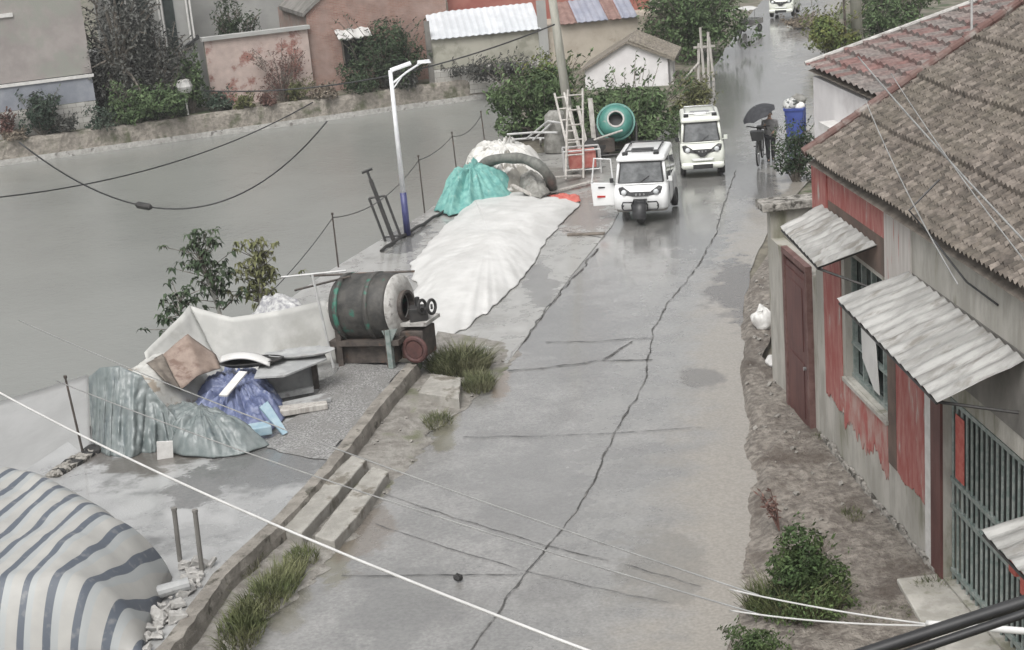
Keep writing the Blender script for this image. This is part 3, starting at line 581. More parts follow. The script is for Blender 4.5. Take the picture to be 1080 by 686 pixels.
canopy('small corrugated canopy over the red door', HP(4.5, .03, 4.02), HP(1.98, .03, 4.02), HP(2.55, .68, 3.64), HP(4.45, .68, 3.76), 11)
canopy('corner of a corrugated sheet right of the gate', HP(-3.15, .05, 2.35), HP(-5.0, .05, 2.35), HP(-5.0, .6, 2.15), HP(-3.0, .6, 2.15), 8)
mb = MB(); hbox(mb, -3.3, -3.12, .1, .35, 1.7, 2.1); mb.build('red_box', redcloth, house, bevel=.02)
# roof
EO, EZ, RP = .16, 4.70, .575
def roof_pt(s, d, wav=.2, row=.25, amp=.035, step=.028, big=4, bigs=.03, base=(EO, EZ, RP), sc_=1.0):
    k = d/row; fr = k-math.floor(k); c = math.sqrt(1+base[2]**2)
    h = amp*math.sin(2*math.pi*s/wav)+step*(1-fr)
    kb = k/big; fb = kb-math.floor(kb); h += bigs*(1-fb) if fb < .25 else 0
    h += .05*nz(s, d, 0, .45)*sc_+.012*nz(math.floor(s/wav)*1.7, math.floor(k)*2.3, 3, 1)*sc_
    o = base[0]-d/c-base[2]/c*h; return HP(s, 0, 0)+hn*(base[0]-d/c+0*h)+Vector((0, 0, base[1]+d/c*base[2]+h))
def tiled(mb, s0, s1, d1, wav, row, **kw):
    us = []; s = s0; n = int((s1-s0)/(wav/6)); nr = int(d1/row)
    rows = []
    for r in range(nr):
        rows += [(r+.001)*row, (r+.5)*row, (r+.985)*row]
    b = len(mb.v); W = n+1
    for d in rows:
        for i in range(W):
            s = s0+(s1-s0)*i/n; mb.v.append(Vector(roof_pt(s, d, wav, row, **kw))); mb.uv[len(mb.v)-1] = (s/wav+.25, d/row+.001)
    for j in range(len(rows)-1):
        for i in range(n): mb.f.append([b+j*W+i, b+j*W+i+1, b+(j+1)*W+i+1, b+(j+1)*W+i])
mb = MB(); tiled(mb, -7.6, 4.9, 4.75, .125, .125, amp=.022, step=.018, big=8, bigs=.05); roof = mb.build('roof', tile_main, house)
mb = MB(); c = math.sqrt(1+RP**2)
mb.prism([HP(-7.5, EO-.03, EZ-.10), HP(-7.5, EO-4.6/c, EZ+4.6/c*RP-.10), HP(-7.5, -8, EZ-.2+.3)], ha*12.3); mb.build('roof_underside', darkwood, roof)
mb = MB()
for i in range(19):
    a_ = HP(4.93, EO-i*.24/c, EZ+i*.24/c*RP+.045); b_ = HP(4.93, EO-(i+1.06)*.24/c, EZ+(i+1.06)*.24/c*RP+.045)
    mb.cone(a_, b_, .075, .062, 10)
mb.build('verge_tiles', M('verge_tile', (.12, .065, .056), (.17, .12, .105), scale=4, rough=.8, c3=(.26, .24, .22), s3=2, lo3=.52, hi3=.65), roof)
mb = MB(); mb.tube([HP(-2.0, .015, 4.3), HP(-1.2, .05, 4.35), HP(-.7, .25, 4.75), HP(-.6, .5, 5.1), HP(-.5, .1, 5.4)], .012, 6); mb.build('wall_cable', cable_k, house)
# yard wall with the dark red door
yard = thing('yard_wall', 'grey plastered yard wall holding the dark red door, with a stone coping at its far end', 'wall', tuple(HP(5.8, 0, 0)))
mb = MB(); hbox(mb, 5.003, 7.85, -.22, .004, -.3, 2.75); hbox(mb, 7.62, 7.86, -3.4, -.223, -.3, 3.3); hbox(mb, 7.63, 7.85, -.22, .003, 2.752, 3.22); mb.build('wall', plaster, yard)
mb = MB(); mb.obox(HP(7.5, .16, 3.24), ha*.5, hn*-3.5, (0, 0, .14)); mb.build('coping', stone, yard, bevel=.02)
mb = MB(); hbox(mb, 5.32, 6.5, .006, .07, 0, 2.7); hbox(mb, 5.37, 6.45, .071, .085, .1, 2.6); dr_ = mb.build('door', brownred, yard)
mb = MB(); hbox(mb, 5.20, 5.315, .005, .10, 0, 2.78); hbox(mb, 6.505, 6.62, .005, .10, 0, 2.78); hbox(mb, 5.20, 6.62, .006, .11, 2.785, 2.88); mb.build('door_frame', M('door_frame_paint', (.11, .055, .048), (.17, .10, .09), scale=5, rough=.7), yard)
for z0, z1 in ((.25, 1.2), (1.4, 2.45)):
    mb = MB(); hbox(mb, 5.5, 6.32, .0855, .097, z0, z1); mb.build('door_panel', brownred, dr_, bevel=.006)
mb = MB(); mb.cyl(HP(5.4, .085, 1.15), HP(5.4, .13, 1.15), .03, 8); mb.build('door_handle', steel, dr_)
# second roof behind
H2O, H2Z, H2P = -2.5, 4.62, .26
house2 = thing('low_house', 'low house with red and grey tiles and a white wall, behind the brown tiled house', 'house', tuple(HP(10, -3, 0)))
mb = MB(); tiled(mb, 5.2, 14.0, 5.4, .34, .42, amp=.026, step=.075, big=99, bigs=0, base=(H2O, H2Z, H2P), sc_=.6); r2 = mb.build('roof', tile_red, house2)
mb = MB()
hbox(mb, 5.5, 13.8, H2O-.3, H2O-.1, -.3, 4.45); hbox(mb, 13.6, 13.8, H2O-5.5, H2O-.303, -.3, 4.45); mb.build('wall', hutwhite, house2)
mb = MB(); hbox(mb, 9.0, 12.4, H2O-.1, H2O+.22, 3.62, 3.76); mb.build('ledge', whitep, house2)
mb = MB(); mb.tube([HP(14.02, H2O-d/1.033, H2Z+d/1.033*H2P+.07) for d in (0, 1, 2, 3, 4, 5.4)], .05, 8); mb.build('verge_mortar', cement, r2)
mb = MB(); mb.prism([HP(5.3, H2O-.02, H2Z-.06), HP(5.3, H2O-5.2, H2Z-.06+5.2*H2P), HP(5.3, H2O-5.2, H2Z-.3)], ha*8.6); mb.build('roof_underside', darkwood, r2)
pb = HP(9.1, H2O-1.6, H2Z+1.6*H2P+.03)
mb = MB(); mb.cyl((0, 0, 0), (0, 0, 1.3), .022, 8); mb.cyl((0, 0, 1.3), (-.06, .02, 1.9), .018, 8); mb.box((0, 0, .02), (.16, .16, .04)); mb.v = [v+pb for v in mb.v]
tag(mb.build('conduit_pipe', galv, origin=pb), 'thin pale conduit pipe standing on the red and grey tiles', 'pipe')
# ================================================================== VEGETATION HELPERS
def leaf_cloud(mb, lumps, n, size, r, flat=.0):
    tot = sum(l[1].x*l[1].y*l[1].z for l in lumps)
    for c, rad in lumps:
        k = int(n*rad.x*rad.y*rad.z/tot)
        for _ in range(k):
            while True:
                d = Vector((r.uniform(-1, 1), r.uniform(-1, 1), r.uniform(-1, 1)))
                if .02 < d.length <= 1: break
            d = d.normalized()*(d.length**.45)
            p = c+Vector((d.x*rad.x, d.y*rad.y, d.z*rad.z))
            if nz(p.x, p.y, p.z, 1.6/max(.25, rad.x)) < -.12: continue
            if r.random() < .12: p = p+d*r.random()*.5*min(rad)
            nn = (d+Vector((r.uniform(-.8, .8), r.uniform(-.8, .8), r.uniform(-.2, 1.1)))).normalized()
            t = nn.orthogonal().normalized(); t = Matrix.Rotation(r.uniform(0, 6.28), 3, nn) @ t; b = nn.cross(t)
            s = size*r.uniform(.5, 1.6)
            mb.add([p-t*s, p-b*s*.42+t*.1*s, p+t*s-nn*s*.25, p+b*s*.42+t*.1*s], [(0, 1, 2, 3)])
def bush(name, label, cat, base, wx, wy, h, n, size, mat, group=None, seed=1, lumps=6, tall=False, stem=bark, lift=.12, core=None):
    r = random.Random(seed); base = Vector(base)
    t = thing(name, label, cat, base, 0, group)
    L = []
    for i in range(lumps*3):
        f = r.uniform(.18, .5)
        a_ = r.uniform(0, 6.28); q_ = math.sqrt(r.random()); zf = r.uniform(.05, .93)*(1-.55*q_*q_)
        L.append((Vector((math.cos(a_)*q_*wx*.5*(1-f*.6), math.sin(a_)*q_*wy*.5*(1-f*.6), h*(lift+zf*(1-lift)))), Vector((wx*.5*f, wy*.5*f, h*.55*f*r.uniform(.7, 1.15)))))
    L.append((Vector((0, 0, h*(lift+.40*(1-lift)))), Vector((wx*.30, wy*.30, h*.34*(1-lift)))))
    mb = MB(); leaf_cloud(mb, L, int(n*2.6), size*.62, r); mb.build('crown' if tall else 'foliage', mat, t, local=True)
    mb = MB()
    if tall: mb.tube([(0, 0, -.2), (.03*h, 0, h*.3), (.01, .02*h, h*.7)], [h*.035, h*.026, h*.012], 8)
    for c, rad in L:
        z0 = h*(.32 if tall else 0.02); mb.tube([(c.x*.1, c.y*.1, z0-.05*(not tall)), (c.x*.5, c.y*.5, (z0+c.z)*.5+.04*h), (c.x, c.y, c.z)], [h*.016, h*.011, h*.004], 5)
    mb.build('trunk' if tall else 'stem', stem, t, local=True)
    sp = MB(); lv = MB()                                     # loose sprigs breaking the outline
    for k in range(int(10+8*wx)):
        a_ = r.uniform(0, 6.28); c0 = Vector((math.cos(a_)*wx*.30, math.sin(a_)*wy*.30, h*(lift+r.uniform(.3, .8)*(1-lift)))); d = Vector((math.cos(a_)*r.uniform(.1, .9), math.sin(a_)*r.uniform(.1, .9), r.uniform(.2, 1.0))).normalized()*r.uniform(.2, .42)*min(wx, h*1.3)
        sp.tube([c0, c0+d*.6, c0+d+Vector((0, 0, -.06*h*r.random()))], [h*.006, h*.005, h*.002], 4)
        for j in range(9):
            p = c0+d*r.uniform(.35, 1.02); n_ = Vector((r.uniform(-1, 1), r.uniform(-1, 1), r.uniform(-.3, 1))).normalized(); t_ = n_.orthogonal().normalized(); b_ = n_.cross(t_); z_ = size*.7*r.uniform(.6, 1.3)
            lv.add([p, p+t_*z_+b_*z_*.35, p+t_*z_*2, p+t_*z_-b_*z_*.35], [(0, 1, 2, 3)])
    lv.build('sprig_leaves', mat, t, local=True); sp.build('sprigs', stem, t, local=True)
    return t
def grass_tuft(label, base, wx, wy, h, n, mat, seed, lean=.5, ax=None, group=None, name='grass_clump', cat='grass clump', stems=0):
    r = random.Random(seed); base = Vector(base); mb = MB(); ax = Vector(ax) if ax else Vector((1, 0, 0)); ax.normalize(); ay = Vector((-ax.y, ax.x, 0))
    for _ in range(int(n*2)):
        a = r.uniform(0, 6.28); q = math.sqrt(r.random()); p = ax*math.cos(a)*q*wx/2+ay*math.sin(a)*q*wy/2
        hh = h*r.uniform(.45, 1.1)*(1.1-.5*q); d = Vector((r.gauss(0, 1), r.gauss(0, 1), 0))*lean*hh*.95+p*.4*hh/max(h, .1)
        wd = Vector((r.uniform(-1, 1), r.uniform(-1, 1), 0)).normalized()*.007*(.6+h)
        mb.add([p-wd, p+wd, p+d*.45+wd*.7+Vector((0, 0, hh*.6)), p+d*.45-wd*.7+Vector((0, 0, hh*.6)), p+d+Vector((0, 0, hh*.92))], [(0, 1, 2, 3), (3, 2, 4)])
    return tag(mb.build(name, mat, origin=base) if False else (lambda o: (setattr(o, 'location', base), o)[1])(mb.build(name, mat)), label, cat, group)
# ================================================================== FAR BANK
def BP(t, o, z): return bk0+bd*t+bn*o+Vector((0, 0, z-WZ))
def bq(px, py, off):
    q = on_plane(px, py, bk0+bn*off, bn); return (q-bk0).dot(bd), q.z
def bbox(mb, t0, t1, o0, o1, z0, z1): mb.obox(BP(t0, o0, z0), bd*(t1-t0), bn*(o1-o0), (0, 0, z1-z0)); return mb
def bwall_uv(mb, t0, t1, o, z0, z1):
    b = len(mb.v); mb.v += [BP(t0, o, z0), BP(t1, o, z0), BP(t1, o, z1), BP(t0, o, z1)]; mb.f.append([b, b+1, b+2, b+3])
    for i, q in enumerate(((t0, z0), (t1, z0), (t1, z1), (t0, z1))): mb.uv[b+i] = q
bank = thing('bank_wall', 'low weathered stone retaining wall along the far side of the pond', 'wall', tuple(BP(8, 0, WZ)))
mb = MB(); secs = []
for i in range(120):
    t = lerp(-8, 22.2, i/119); j = .05*nz(t, 0, 1, 2.2); j2 = .06*nz(t, 3, 1, 3.1)
    secs.append([BP(t, -.06+j, WZ-.6), BP(t, -.04+j2, -.12+j), BP(t, .0+j2, .03+j2), BP(t, .34+j, .03+j2), BP(t, .36, -.8)])
mb.loft(secs); mb.build('face', M('bank_stone', (.20, .18, .155), (.33, .30, .26), scale=5, rough=.9, bump=1.0, bscale=9, c3=(.10, .105, .065), s3=1.4, lo3=.5, hi3=.66), bank)
bcoat = MB(); bbox(bcoat, -8, 22.2, -.075, .0, WZ-.6, WZ+.22); bcoat.build('waterline_band', cement, bank)
# building A, far left
A_ = thing('bank_house', 'tall mauve plastered building with blue-grey strip at the far left bank', 'building', tuple(BP(1.5, 2, 0)))
mb = MB(); bbox(mb, -9, 4.15, 1.0, 6.0, 2.15, 6.5); mb.build('wall', mauve, A_)
mb = MB(); bbox(mb, -9, 4.2, .9, 1.0, 2.0, 2.12); mb.build('ledge', whitep, A_)
mb = MB(); bbox(mb, -9, 4.12, .96, 6, 1.05, 2.0); mb.build('blue_strip', bluegrey, A_)
mb = MB(); bwall_uv(mb, -9, 4.1, .90, -.3, 1.04); mb.add([BP(4.1, .9, -.3), BP(4.1, 6, -.3), BP(4.1, 6, 1.04), BP(4.1, .9, 1.04)], [(0, 1, 2, 3)]); mb.build('stone_base', rubble_white, A_)
mb = MB(); bbox(mb, .9, 1.5, .93, 1.0, 4.7, 4.85); mb.build('vent', whitep, A_)
# building behind the dark tree
B_ = thing('framed_house', 'grey building with pale vertical frames behind the dark grey tree', 'building', tuple(BP(6.5, 4, 0)))
mb = MB(); bbox(mb, 4.4, 8.75, 2.6, 8, -.3, 2.4); bbox(mb, 5.2, 8.70, 2.7, 8, 2.402, 7); mb.build('wall', greywall, B_)
for t0 in (5.35, 6.0, 6.35, 7.3, 7.42, 8.45, 8.6):
    mb = MB(); bbox(mb, t0, t0+.07, 2.52, 2.597, 2.41, 7); mb.build('frame', whitep, B_)
for t0 in (5.5, 6.5, 7.55):
    mb = MB(); bbox(mb, t0, t0+.42, 2.66, 2.698, 2.6, 5); mb.build('window', glassd, B_)
mb = MB(); mb.prism([BP(8.0, 2.4, 2.5), BP(8.8, 2.3, 3.0), BP(8.8, 2.3, 2.85)], bn*.4); mb.build('awning', black, B_)
# pink plastered wall
C_ = thing('plaster_wall', 'pink plastered wall with bare brick patches and a grey coping', 'wall', tuple(BP(10.8, 2, 0)))
mb = MB(); bwall_uv(mb, 8.9, 13.3, 1.8, -.3, 2.78); mb.build('face', brick_pink, C_)
mb = MB(); bbox(mb, 8.9, 13.3, 1.803, 2.1, -.3, 2.76); mb.build('core', beige, C_)
mb = MB(); bbox(mb, 8.8, 13.4, 1.68, 2.15, 2.78, 2.93); mb.build('coping', greywall, C_)
mb = MB(); bbox(mb, 10.35, 11.0, 1.76, 1.797, .3, 2.0); 
G_ = thing('grey_building', 'plain light grey wall rising behind the pink plastered wall', 'building', tuple(BP(11, 9, 0)))
mb = MB(); bbox(mb, 8.8, 17, 9, 13, -.3, 8); mb.build('wall', greywall, G_)
# brick gable house
D_ = thing('brick_house', 'red brick house with a dark window under a small awning across the pond', 'house', tuple(BP(16, 3, 0)))
mb = MB(); b = len(mb.v)
pr = [(13.35, -.3), (19.6, -.3), (19.6, 6), (16.8, 6.0), (13.35, 3.35)]
for q in pr: mb.uv[len(mb.v)] = q; mb.v.append(BP(q[0], 2.0, q[1]))
mb.f.append([b+i for i in range(5)])
mb.build('wall', brick_red, D_)
mb = MB(); bbox(mb, 13.36, 19.59, 2.003, 8, -.3, 3.3); mb.build('core', brick_red, D_)
mb = MB(); mb.prism([BP(13.2, 1.9, 3.28), BP(16.8, 1.9, 6.05), BP(16.8, 1.9, 6.2), BP(13.2, 1.9, 3.45)], bn*5); mb.build('roof_edge', darkplaster, D_)
mb = MB(); bbox(mb, 14.75, 15.75, 1.93, 1.997, .95, 2.2); wn_ = mb.build('window', dark, D_)
mb = MB()
for t0 in (14.75, 15.2, 15.69): bbox(mb, t0, t0+.06, 1.9, 1.928, .95, 2.2)
mb.build('window_frame', darkwood, wn_)
mb = MB(); mb.grid(lambda u, v: BP(lerp(14.5, 16.0, u), lerp(1.99, 1.35, v), 2.55-.33*v+.04*math.sin(u*18)), 20, 3); mb.build('awning', whitet, D_, solid=.05)
# long walled building with tin roofs
EA, EB = at(452, 40, 1.95), at(690, 16, 1.95); ed = (EB-EA); ed.z = 0; ed.normalize(); en = Vector((-ed.y, ed.x, 0)); E0 = Vector((EA.x, EA.y, 0))
def EP(t, o, z): return E0+ed*t+en*o+Vector((0, 0, z))
def eq(px, py, off=0): q = on_plane(px, py, E0+en*off, en); return (q-E0).dot(ed), q.z
def ebox(mb, t0, t1, o0, o1, z0, z1): mb.obox(EP(t0, o0, z0), ed*(t1-t0), en*(o1-o0), (0, 0, z1-z0)); return mb
tm = eq(578, 60)[0]; te = eq(700, 30)[0]; zt = eq(455, 42)[1]; zb_ = eq(455, 74)[1]
zt2 = eq(640, 22)[1]; zw = (eq(460, 40)[1]+.02)
L_ = thing('walled_shed', 'long low beige building with white and rusty tin roofs across the pond', 'building', tuple(EP(4, 2, 0)))
mb = MB(); ebox(mb, 0, tm, 0, 6, zb_, zt); mb.build('beige_wall', beige, L_)
mb = MB(); b = len(mb.v)
for q in ((0, -.6), (tm, -.6), (tm, zb_-.01), (0, zb_-.01)): mb.uv[len(mb.v)] = q; mb.v.append(EP(q[0], -.06, q[1]))
mb.f.append([b, b+1, b+2, b+3]); mb.build('stone_base', rubble_white, L_)
mb = MB(); ebox(mb, tm+.003, te+1.5, .05, 6, -.6, zt+.1); mb.build('tan_wall', tan, L_)
def slope_panel(name, m, t0, t1, z0, z1, lab=None):
    mb = MB(); mb.grid(lambda u, v: EP(lerp(t0, t1, u), lerp(-.18, 1.9, v), lerp(z0, z1, v)+.02*math.sin(u*(t1-t0)*22)), max(8, int((t1-t0)*14)), 2); return mb.build(name, m, L_, solid=.03, label=lab)
slope_panel('tin_roof', tinwhite, .1, eq(570, 30)[0], zt+.02, zt+.95, 'white tin roof sheet')
z2 = zt+.11
tt = [eq(x, 20)[0] for x in (590, 608, 641, 655, 672)]
slope_panel('tin_roof', tinrust, tt[0], tt[1]-.02, z2, z2+.75, 'rusty tin sheet')
slope_panel('tin_roof', tinblue, tt[1], tt[2]-.02, z2+.01, z2+.76, 'blue-grey tin sheet')
slope_panel('tin_roof', tinrust, tt[2], tt[3]-.02, z2, z2+.75, 'narrow rusty tin sheet')
slope_panel('tin_roof', tinblue, tt[3], tt[4], z2+.01, z2+.76, 'small blue-grey tin sheet at the end')
mb = MB(); ebox(mb, tm-.35, tm+.05, -.12, .0, -.6, zt+1.2); mb.build('pier', greywall, L_)
mb = MB(); ebox(mb, -.15, .08, -.1, .0, -.6, zt+.8); mb.build('corner_post', darkplaster, L_)
mb = MB(); ebox(mb, 1.2, te, 2.6, 3.0, -.3, zt+2.2); mb.build('red_back_wall', redwall, L_)
mb = MB(); ebox(mb, .2, 1.19, 2.5, 3.0, -.3, zt+1.25); mb.build('cream_block', tan, L_)
# white hut
fb = at(664, 92, 0); hb = Vector((fb.x, fb.y, 0))
F_ = thing('white_hut', 'small white gabled hut with a brown tiled roof behind the green bushes', 'hut', hb, R(-12))
mb = MB(); mb.prism([(-1.75, 0, -.2), (1.55, 0, -.2), (1.55, 0, 1.05), (0, 0, 1.72), (-1.75, 0, .75)], (0, 3.0, 0)); mb.build('wall', hutwhite, F_, local=True)
mb = MB()
def hr(x0, z0, x1, z1): mb.obox((x0, -.15, z0), (x1-x0, 0, z1-z0), (0, 3.3, 0), (0, 0, .09))
hr(0, 1.73, 1.85, .93); hr(-2.0, .62, -.003, 1.73); rf = mb.build('roof', tile_shed, F_, local=True)
mb = MB()
for i in range(9): mb.cyl((.05, .0+i*.36, 1.85), (1.84, .0+i*.36, 1.04), .05, 6)
mb.build('roof_tile_rib', tile_shed, rf, local=True)
for y in (.25, .75):
    mb = MB(); mb.box((1.66, y+.1, .45), (.1, .1, 1.1)); mb.build('post', whitep, F_, local=True)
# vegetation over there
def bbush(name, label, cat, px, py, off, wx, h, n, size, mat, **k):
    t, z = bq(px, py, off); p = BP(t, off, 0); return bush(name, label, cat, p, wx, wx*.8, h, n, size, mat, **k)
GB = 'bushes and trees on the far bank'
bbush('tree', 'tall dark grey tree covering the grey building on the far bank', 'tree', 135, 120, 1.6, 3.6, 6.6, 3600, .13, lf_grey, group=GB, seed=3, lumps=11, tall=True)
bbush('bush', 'wide green bush at the foot of the dark grey tree', 'bush', 160, 140, .7, 3.6, 1.9, 2200, .12, lf_mid, group=GB, seed=4)
bbush('bush', 'round dark shrub in front of the mauve building', 'bush', 47, 150, .55, 1.8, 1.7, 1500, .11, lf_blue, group=GB, seed=5)
bbush('bush', 'small reddish shrub left of the round dark shrub', 'bush', 12, 152, .5, .8, 1.2, 500, .10, lf_red, group=GB, seed=6)
bbush('creeper', 'green creeper climbing between the dark tree and the pink wall', 'creeper', 203, 112, 1.2, 1.3, 3.0, 1500, .11, lf_mid, group=GB, seed=7, lumps=7)
bbush('bush', 'small dark bush under the pink wall', 'bush', 232, 122, .6, 1.3, .95, 700, .10, lf_blue, group=GB, seed=8)
bbush('bush', 'bare reddish twiggy shrub against the pink wall', 'bush', 300, 108, 1.0, 2.4, 2.4, 700, .08, lf_red, group=GB, seed=9, lumps=9)
bbush('bush', 'small yellow-green bush on the bank edge below the brick house', 'bush', 318, 118, .45, 1.3, .9, 500, .09, lf_olive, group=GB, seed=10)
bbush('bush', 'big dark green bush beside the brick house window', 'bush', 408, 100, 1.0, 3.9, 2.75, 3200, .12, lf_dark, group=GB, seed=11, lumps=9)
bbush('bush', 'green bush showing above the coping of the pink wall', 'bush', 252, 60, 3.2, 2.2, 3.9, 1300, .11, lf_dark, group=GB, seed=12, lift=.6)
p = EP(3.4, -1.3, 0); bush('bush', 'low dark scrub at the stone base of the beige building', 'bush', p, 4.4, 1.5, .95, 1800, .10, lf_grey, group=GB, seed=13, lumps=9)
bush('bush', 'fresh green bush by the pond behind the pipe frame', 'bush', at(575, 146, 0), 3.7, 2.8, 2.5, 5200, .12, lf_mid, group=GB, seed=14, lumps=9)
bush('bush', 'yellow-green young bush beside the utility pole', 'bush', at(580, 112, 0), 2.0, 1.8, 2.0, 1300, .11, lf_yell, group=GB, seed=15)
bush('bush', 'broad green bush in front of the white hut behind the green drum', 'bush', at(664, 148, 0), 5.0, 3.0, 2.2, 5600, .12, lf_mid, group=GB, seed=16, lumps=10)
bush('bush', 'olive dry grass bush at the roadside by the wooden stand', 'bush', at(733, 120, 0), 1.7, 1.5, 1.3, 1300, .10, lf_olive, group=GB, seed=17)
bush('tree', 'large leafy green tree at the left of the road far away', 'tree', at(735, 62, 0), 5.4, 4.5, 4.6, 5200, .15, lf_mid, group=GB, seed=18, lumps=12, tall=True)
bush('bush', 'grey-brown scrub at the end of the road', 'bush', at(842, 30, 0), 2.2, 2.0, .7, 700, .11, lf_dry, group=GB, seed=19)
bush('bush', 'bright green bush at the foot of the roadside pole', 'bush', at(874, 62, 0), 2.6, 2.4, 2.1, 1900, .12, lf_yell, group=GB, seed=20)
bush('bush', 'bright green bush right of the roadside pole behind the tiles', 'bush', at(930, 45, 0), 3.4, 2.8, 2.7, 2000, .13, lf_mid, group=GB, seed=21)
bush('bush', 'leafy green bush with pale flowers far behind the tiles', 'bush', at(962, 25, 0), 4.0, 3, 3.2, 2000, .14, lf_mid, group=GB, seed=22)
bush('bush', 'clipped dark bush behind the yard wall coping', 'bush', at(839, 192, 0), 1.35, 1.2, 1.75, 1500, .075, lf_dark, seed=23)
bbush('tree', 'second dark grey tree right of the tallest one with thin grey foliage', 'tree', 178, 122, 1.3, 2.6, 3.9, 2200, .11, lf_grey, group=GB, seed=60, lumps=9, tall=True)
for i, (px, py, wx, h_, mt_, lb) in enumerate([(112, 158, 1.3, .9, lf_blue, 'low dark scrub spilling over the bank wall under the dark tree'), (150, 153, 1.6, 1.0, lf_mid, 'green scrub hanging over the bank wall left of the white drum'), (185, 148, 1.4, .9, lf_dark, 'dark green scrub hanging over the bank wall below the white drum'), (262, 138, 1.0, .6, lf_olive, 'olive weeds on the bank wall under the bare brick patch'), (285, 133, .9, .5, lf_red, 'reddish weeds on the bank wall under the twiggy shrub'), (345, 126, 1.2, .7, lf_dry, 'dry brown weeds on the bank wall right of the twiggy shrub'), (385, 118, 1.6, 1.1, lf_dark, 'dark scrub over the bank wall under the big dark bush'), (425, 112, 1.5, 1.2, lf_grey, 'grey scrub over the bank wall at the corner of the beige building'), (490, 106, 2.2, .9, lf_grey, 'grey-green scrub spreading to the water below the stone base'), (530, 100, 2.2, 1.0, lf_dark, 'dark scrub at the pond corner under the stone base'), (75, 160, .9, .8, lf_grey, 'grey scrub right of the round dark shrub'), (20, 170, 1.1, .4, lf_dry, 'dry scrub on the bank wall at the far left')]):
    bbush('bush', lb, 'bush', px, py, .12, wx, h_, int(500*wx), .09, mt_, group=GB, seed=70+i)
wt = BP(bq(195, 97, .9)[0], .9, 0)
mb = MB(); mb.loft([[(r_*math.cos(a)*1.2, r_*math.sin(a), z) for a in [i*math.pi/5 for i in range(10)]] for z, r_ in ((0, .22), (.25, .3), (.5, .24), (.55, .1))]); mb.v = [v+wt+Vector((0, 0, .9)) for v in mb.v]
mb.cyl(wt+Vector((0, 0, -.1)), wt+Vector((0, 0, .92)), .04); tag(mb.build('water_tank', whitep, origin=wt), 'small white drum on a post among the far bushes', 'drum')
# ================================================================== VEHICLES
def rrect(cx, cy, hx, hy, r, z, n=5):
    P = []
    for qx, qy, a0 in ((1, 1, 0), (-1, 1, 90), (-1, -1, 180), (1, -1, 270)):
        for i in range(n+1):
            a = R(a0+90*i/n); P.append((cx+qx*(hx-r)+math.cos(a)*r, cy+qy*(hy-r)+math.sin(a)*r, z))
    return P
def wheel(parent, c, r, w_, name='wheel'):
    c = Vector(c); mb = MB(); mb.lathe(c-Vector((w_/2, 0, 0)), (1, 0, 0), [(0, r*.62), (0, r*.92), (w_*.2, r), (w_*.8, r), (w_, r*.92), (w_, r*.62), (0, r*.62)], 22)
    t = mb.build(name, rubber, parent, local=True, smooth=True)
    mb = MB(); mb.lathe(c-Vector((w_*.42, 0, 0)), (1, 0, 0), [(0, .02), (.0, r*.2), (w_*.25, r*.3), (w_*.05, r*.64), (w_*.84-w_*.05, r*.64), (w_*.6, r*.3), (w_*.84, r*.2), (w_*.84, .02)], 16)
    rim = mb.build('rim', steel, t, local=True, smooth=True); return t
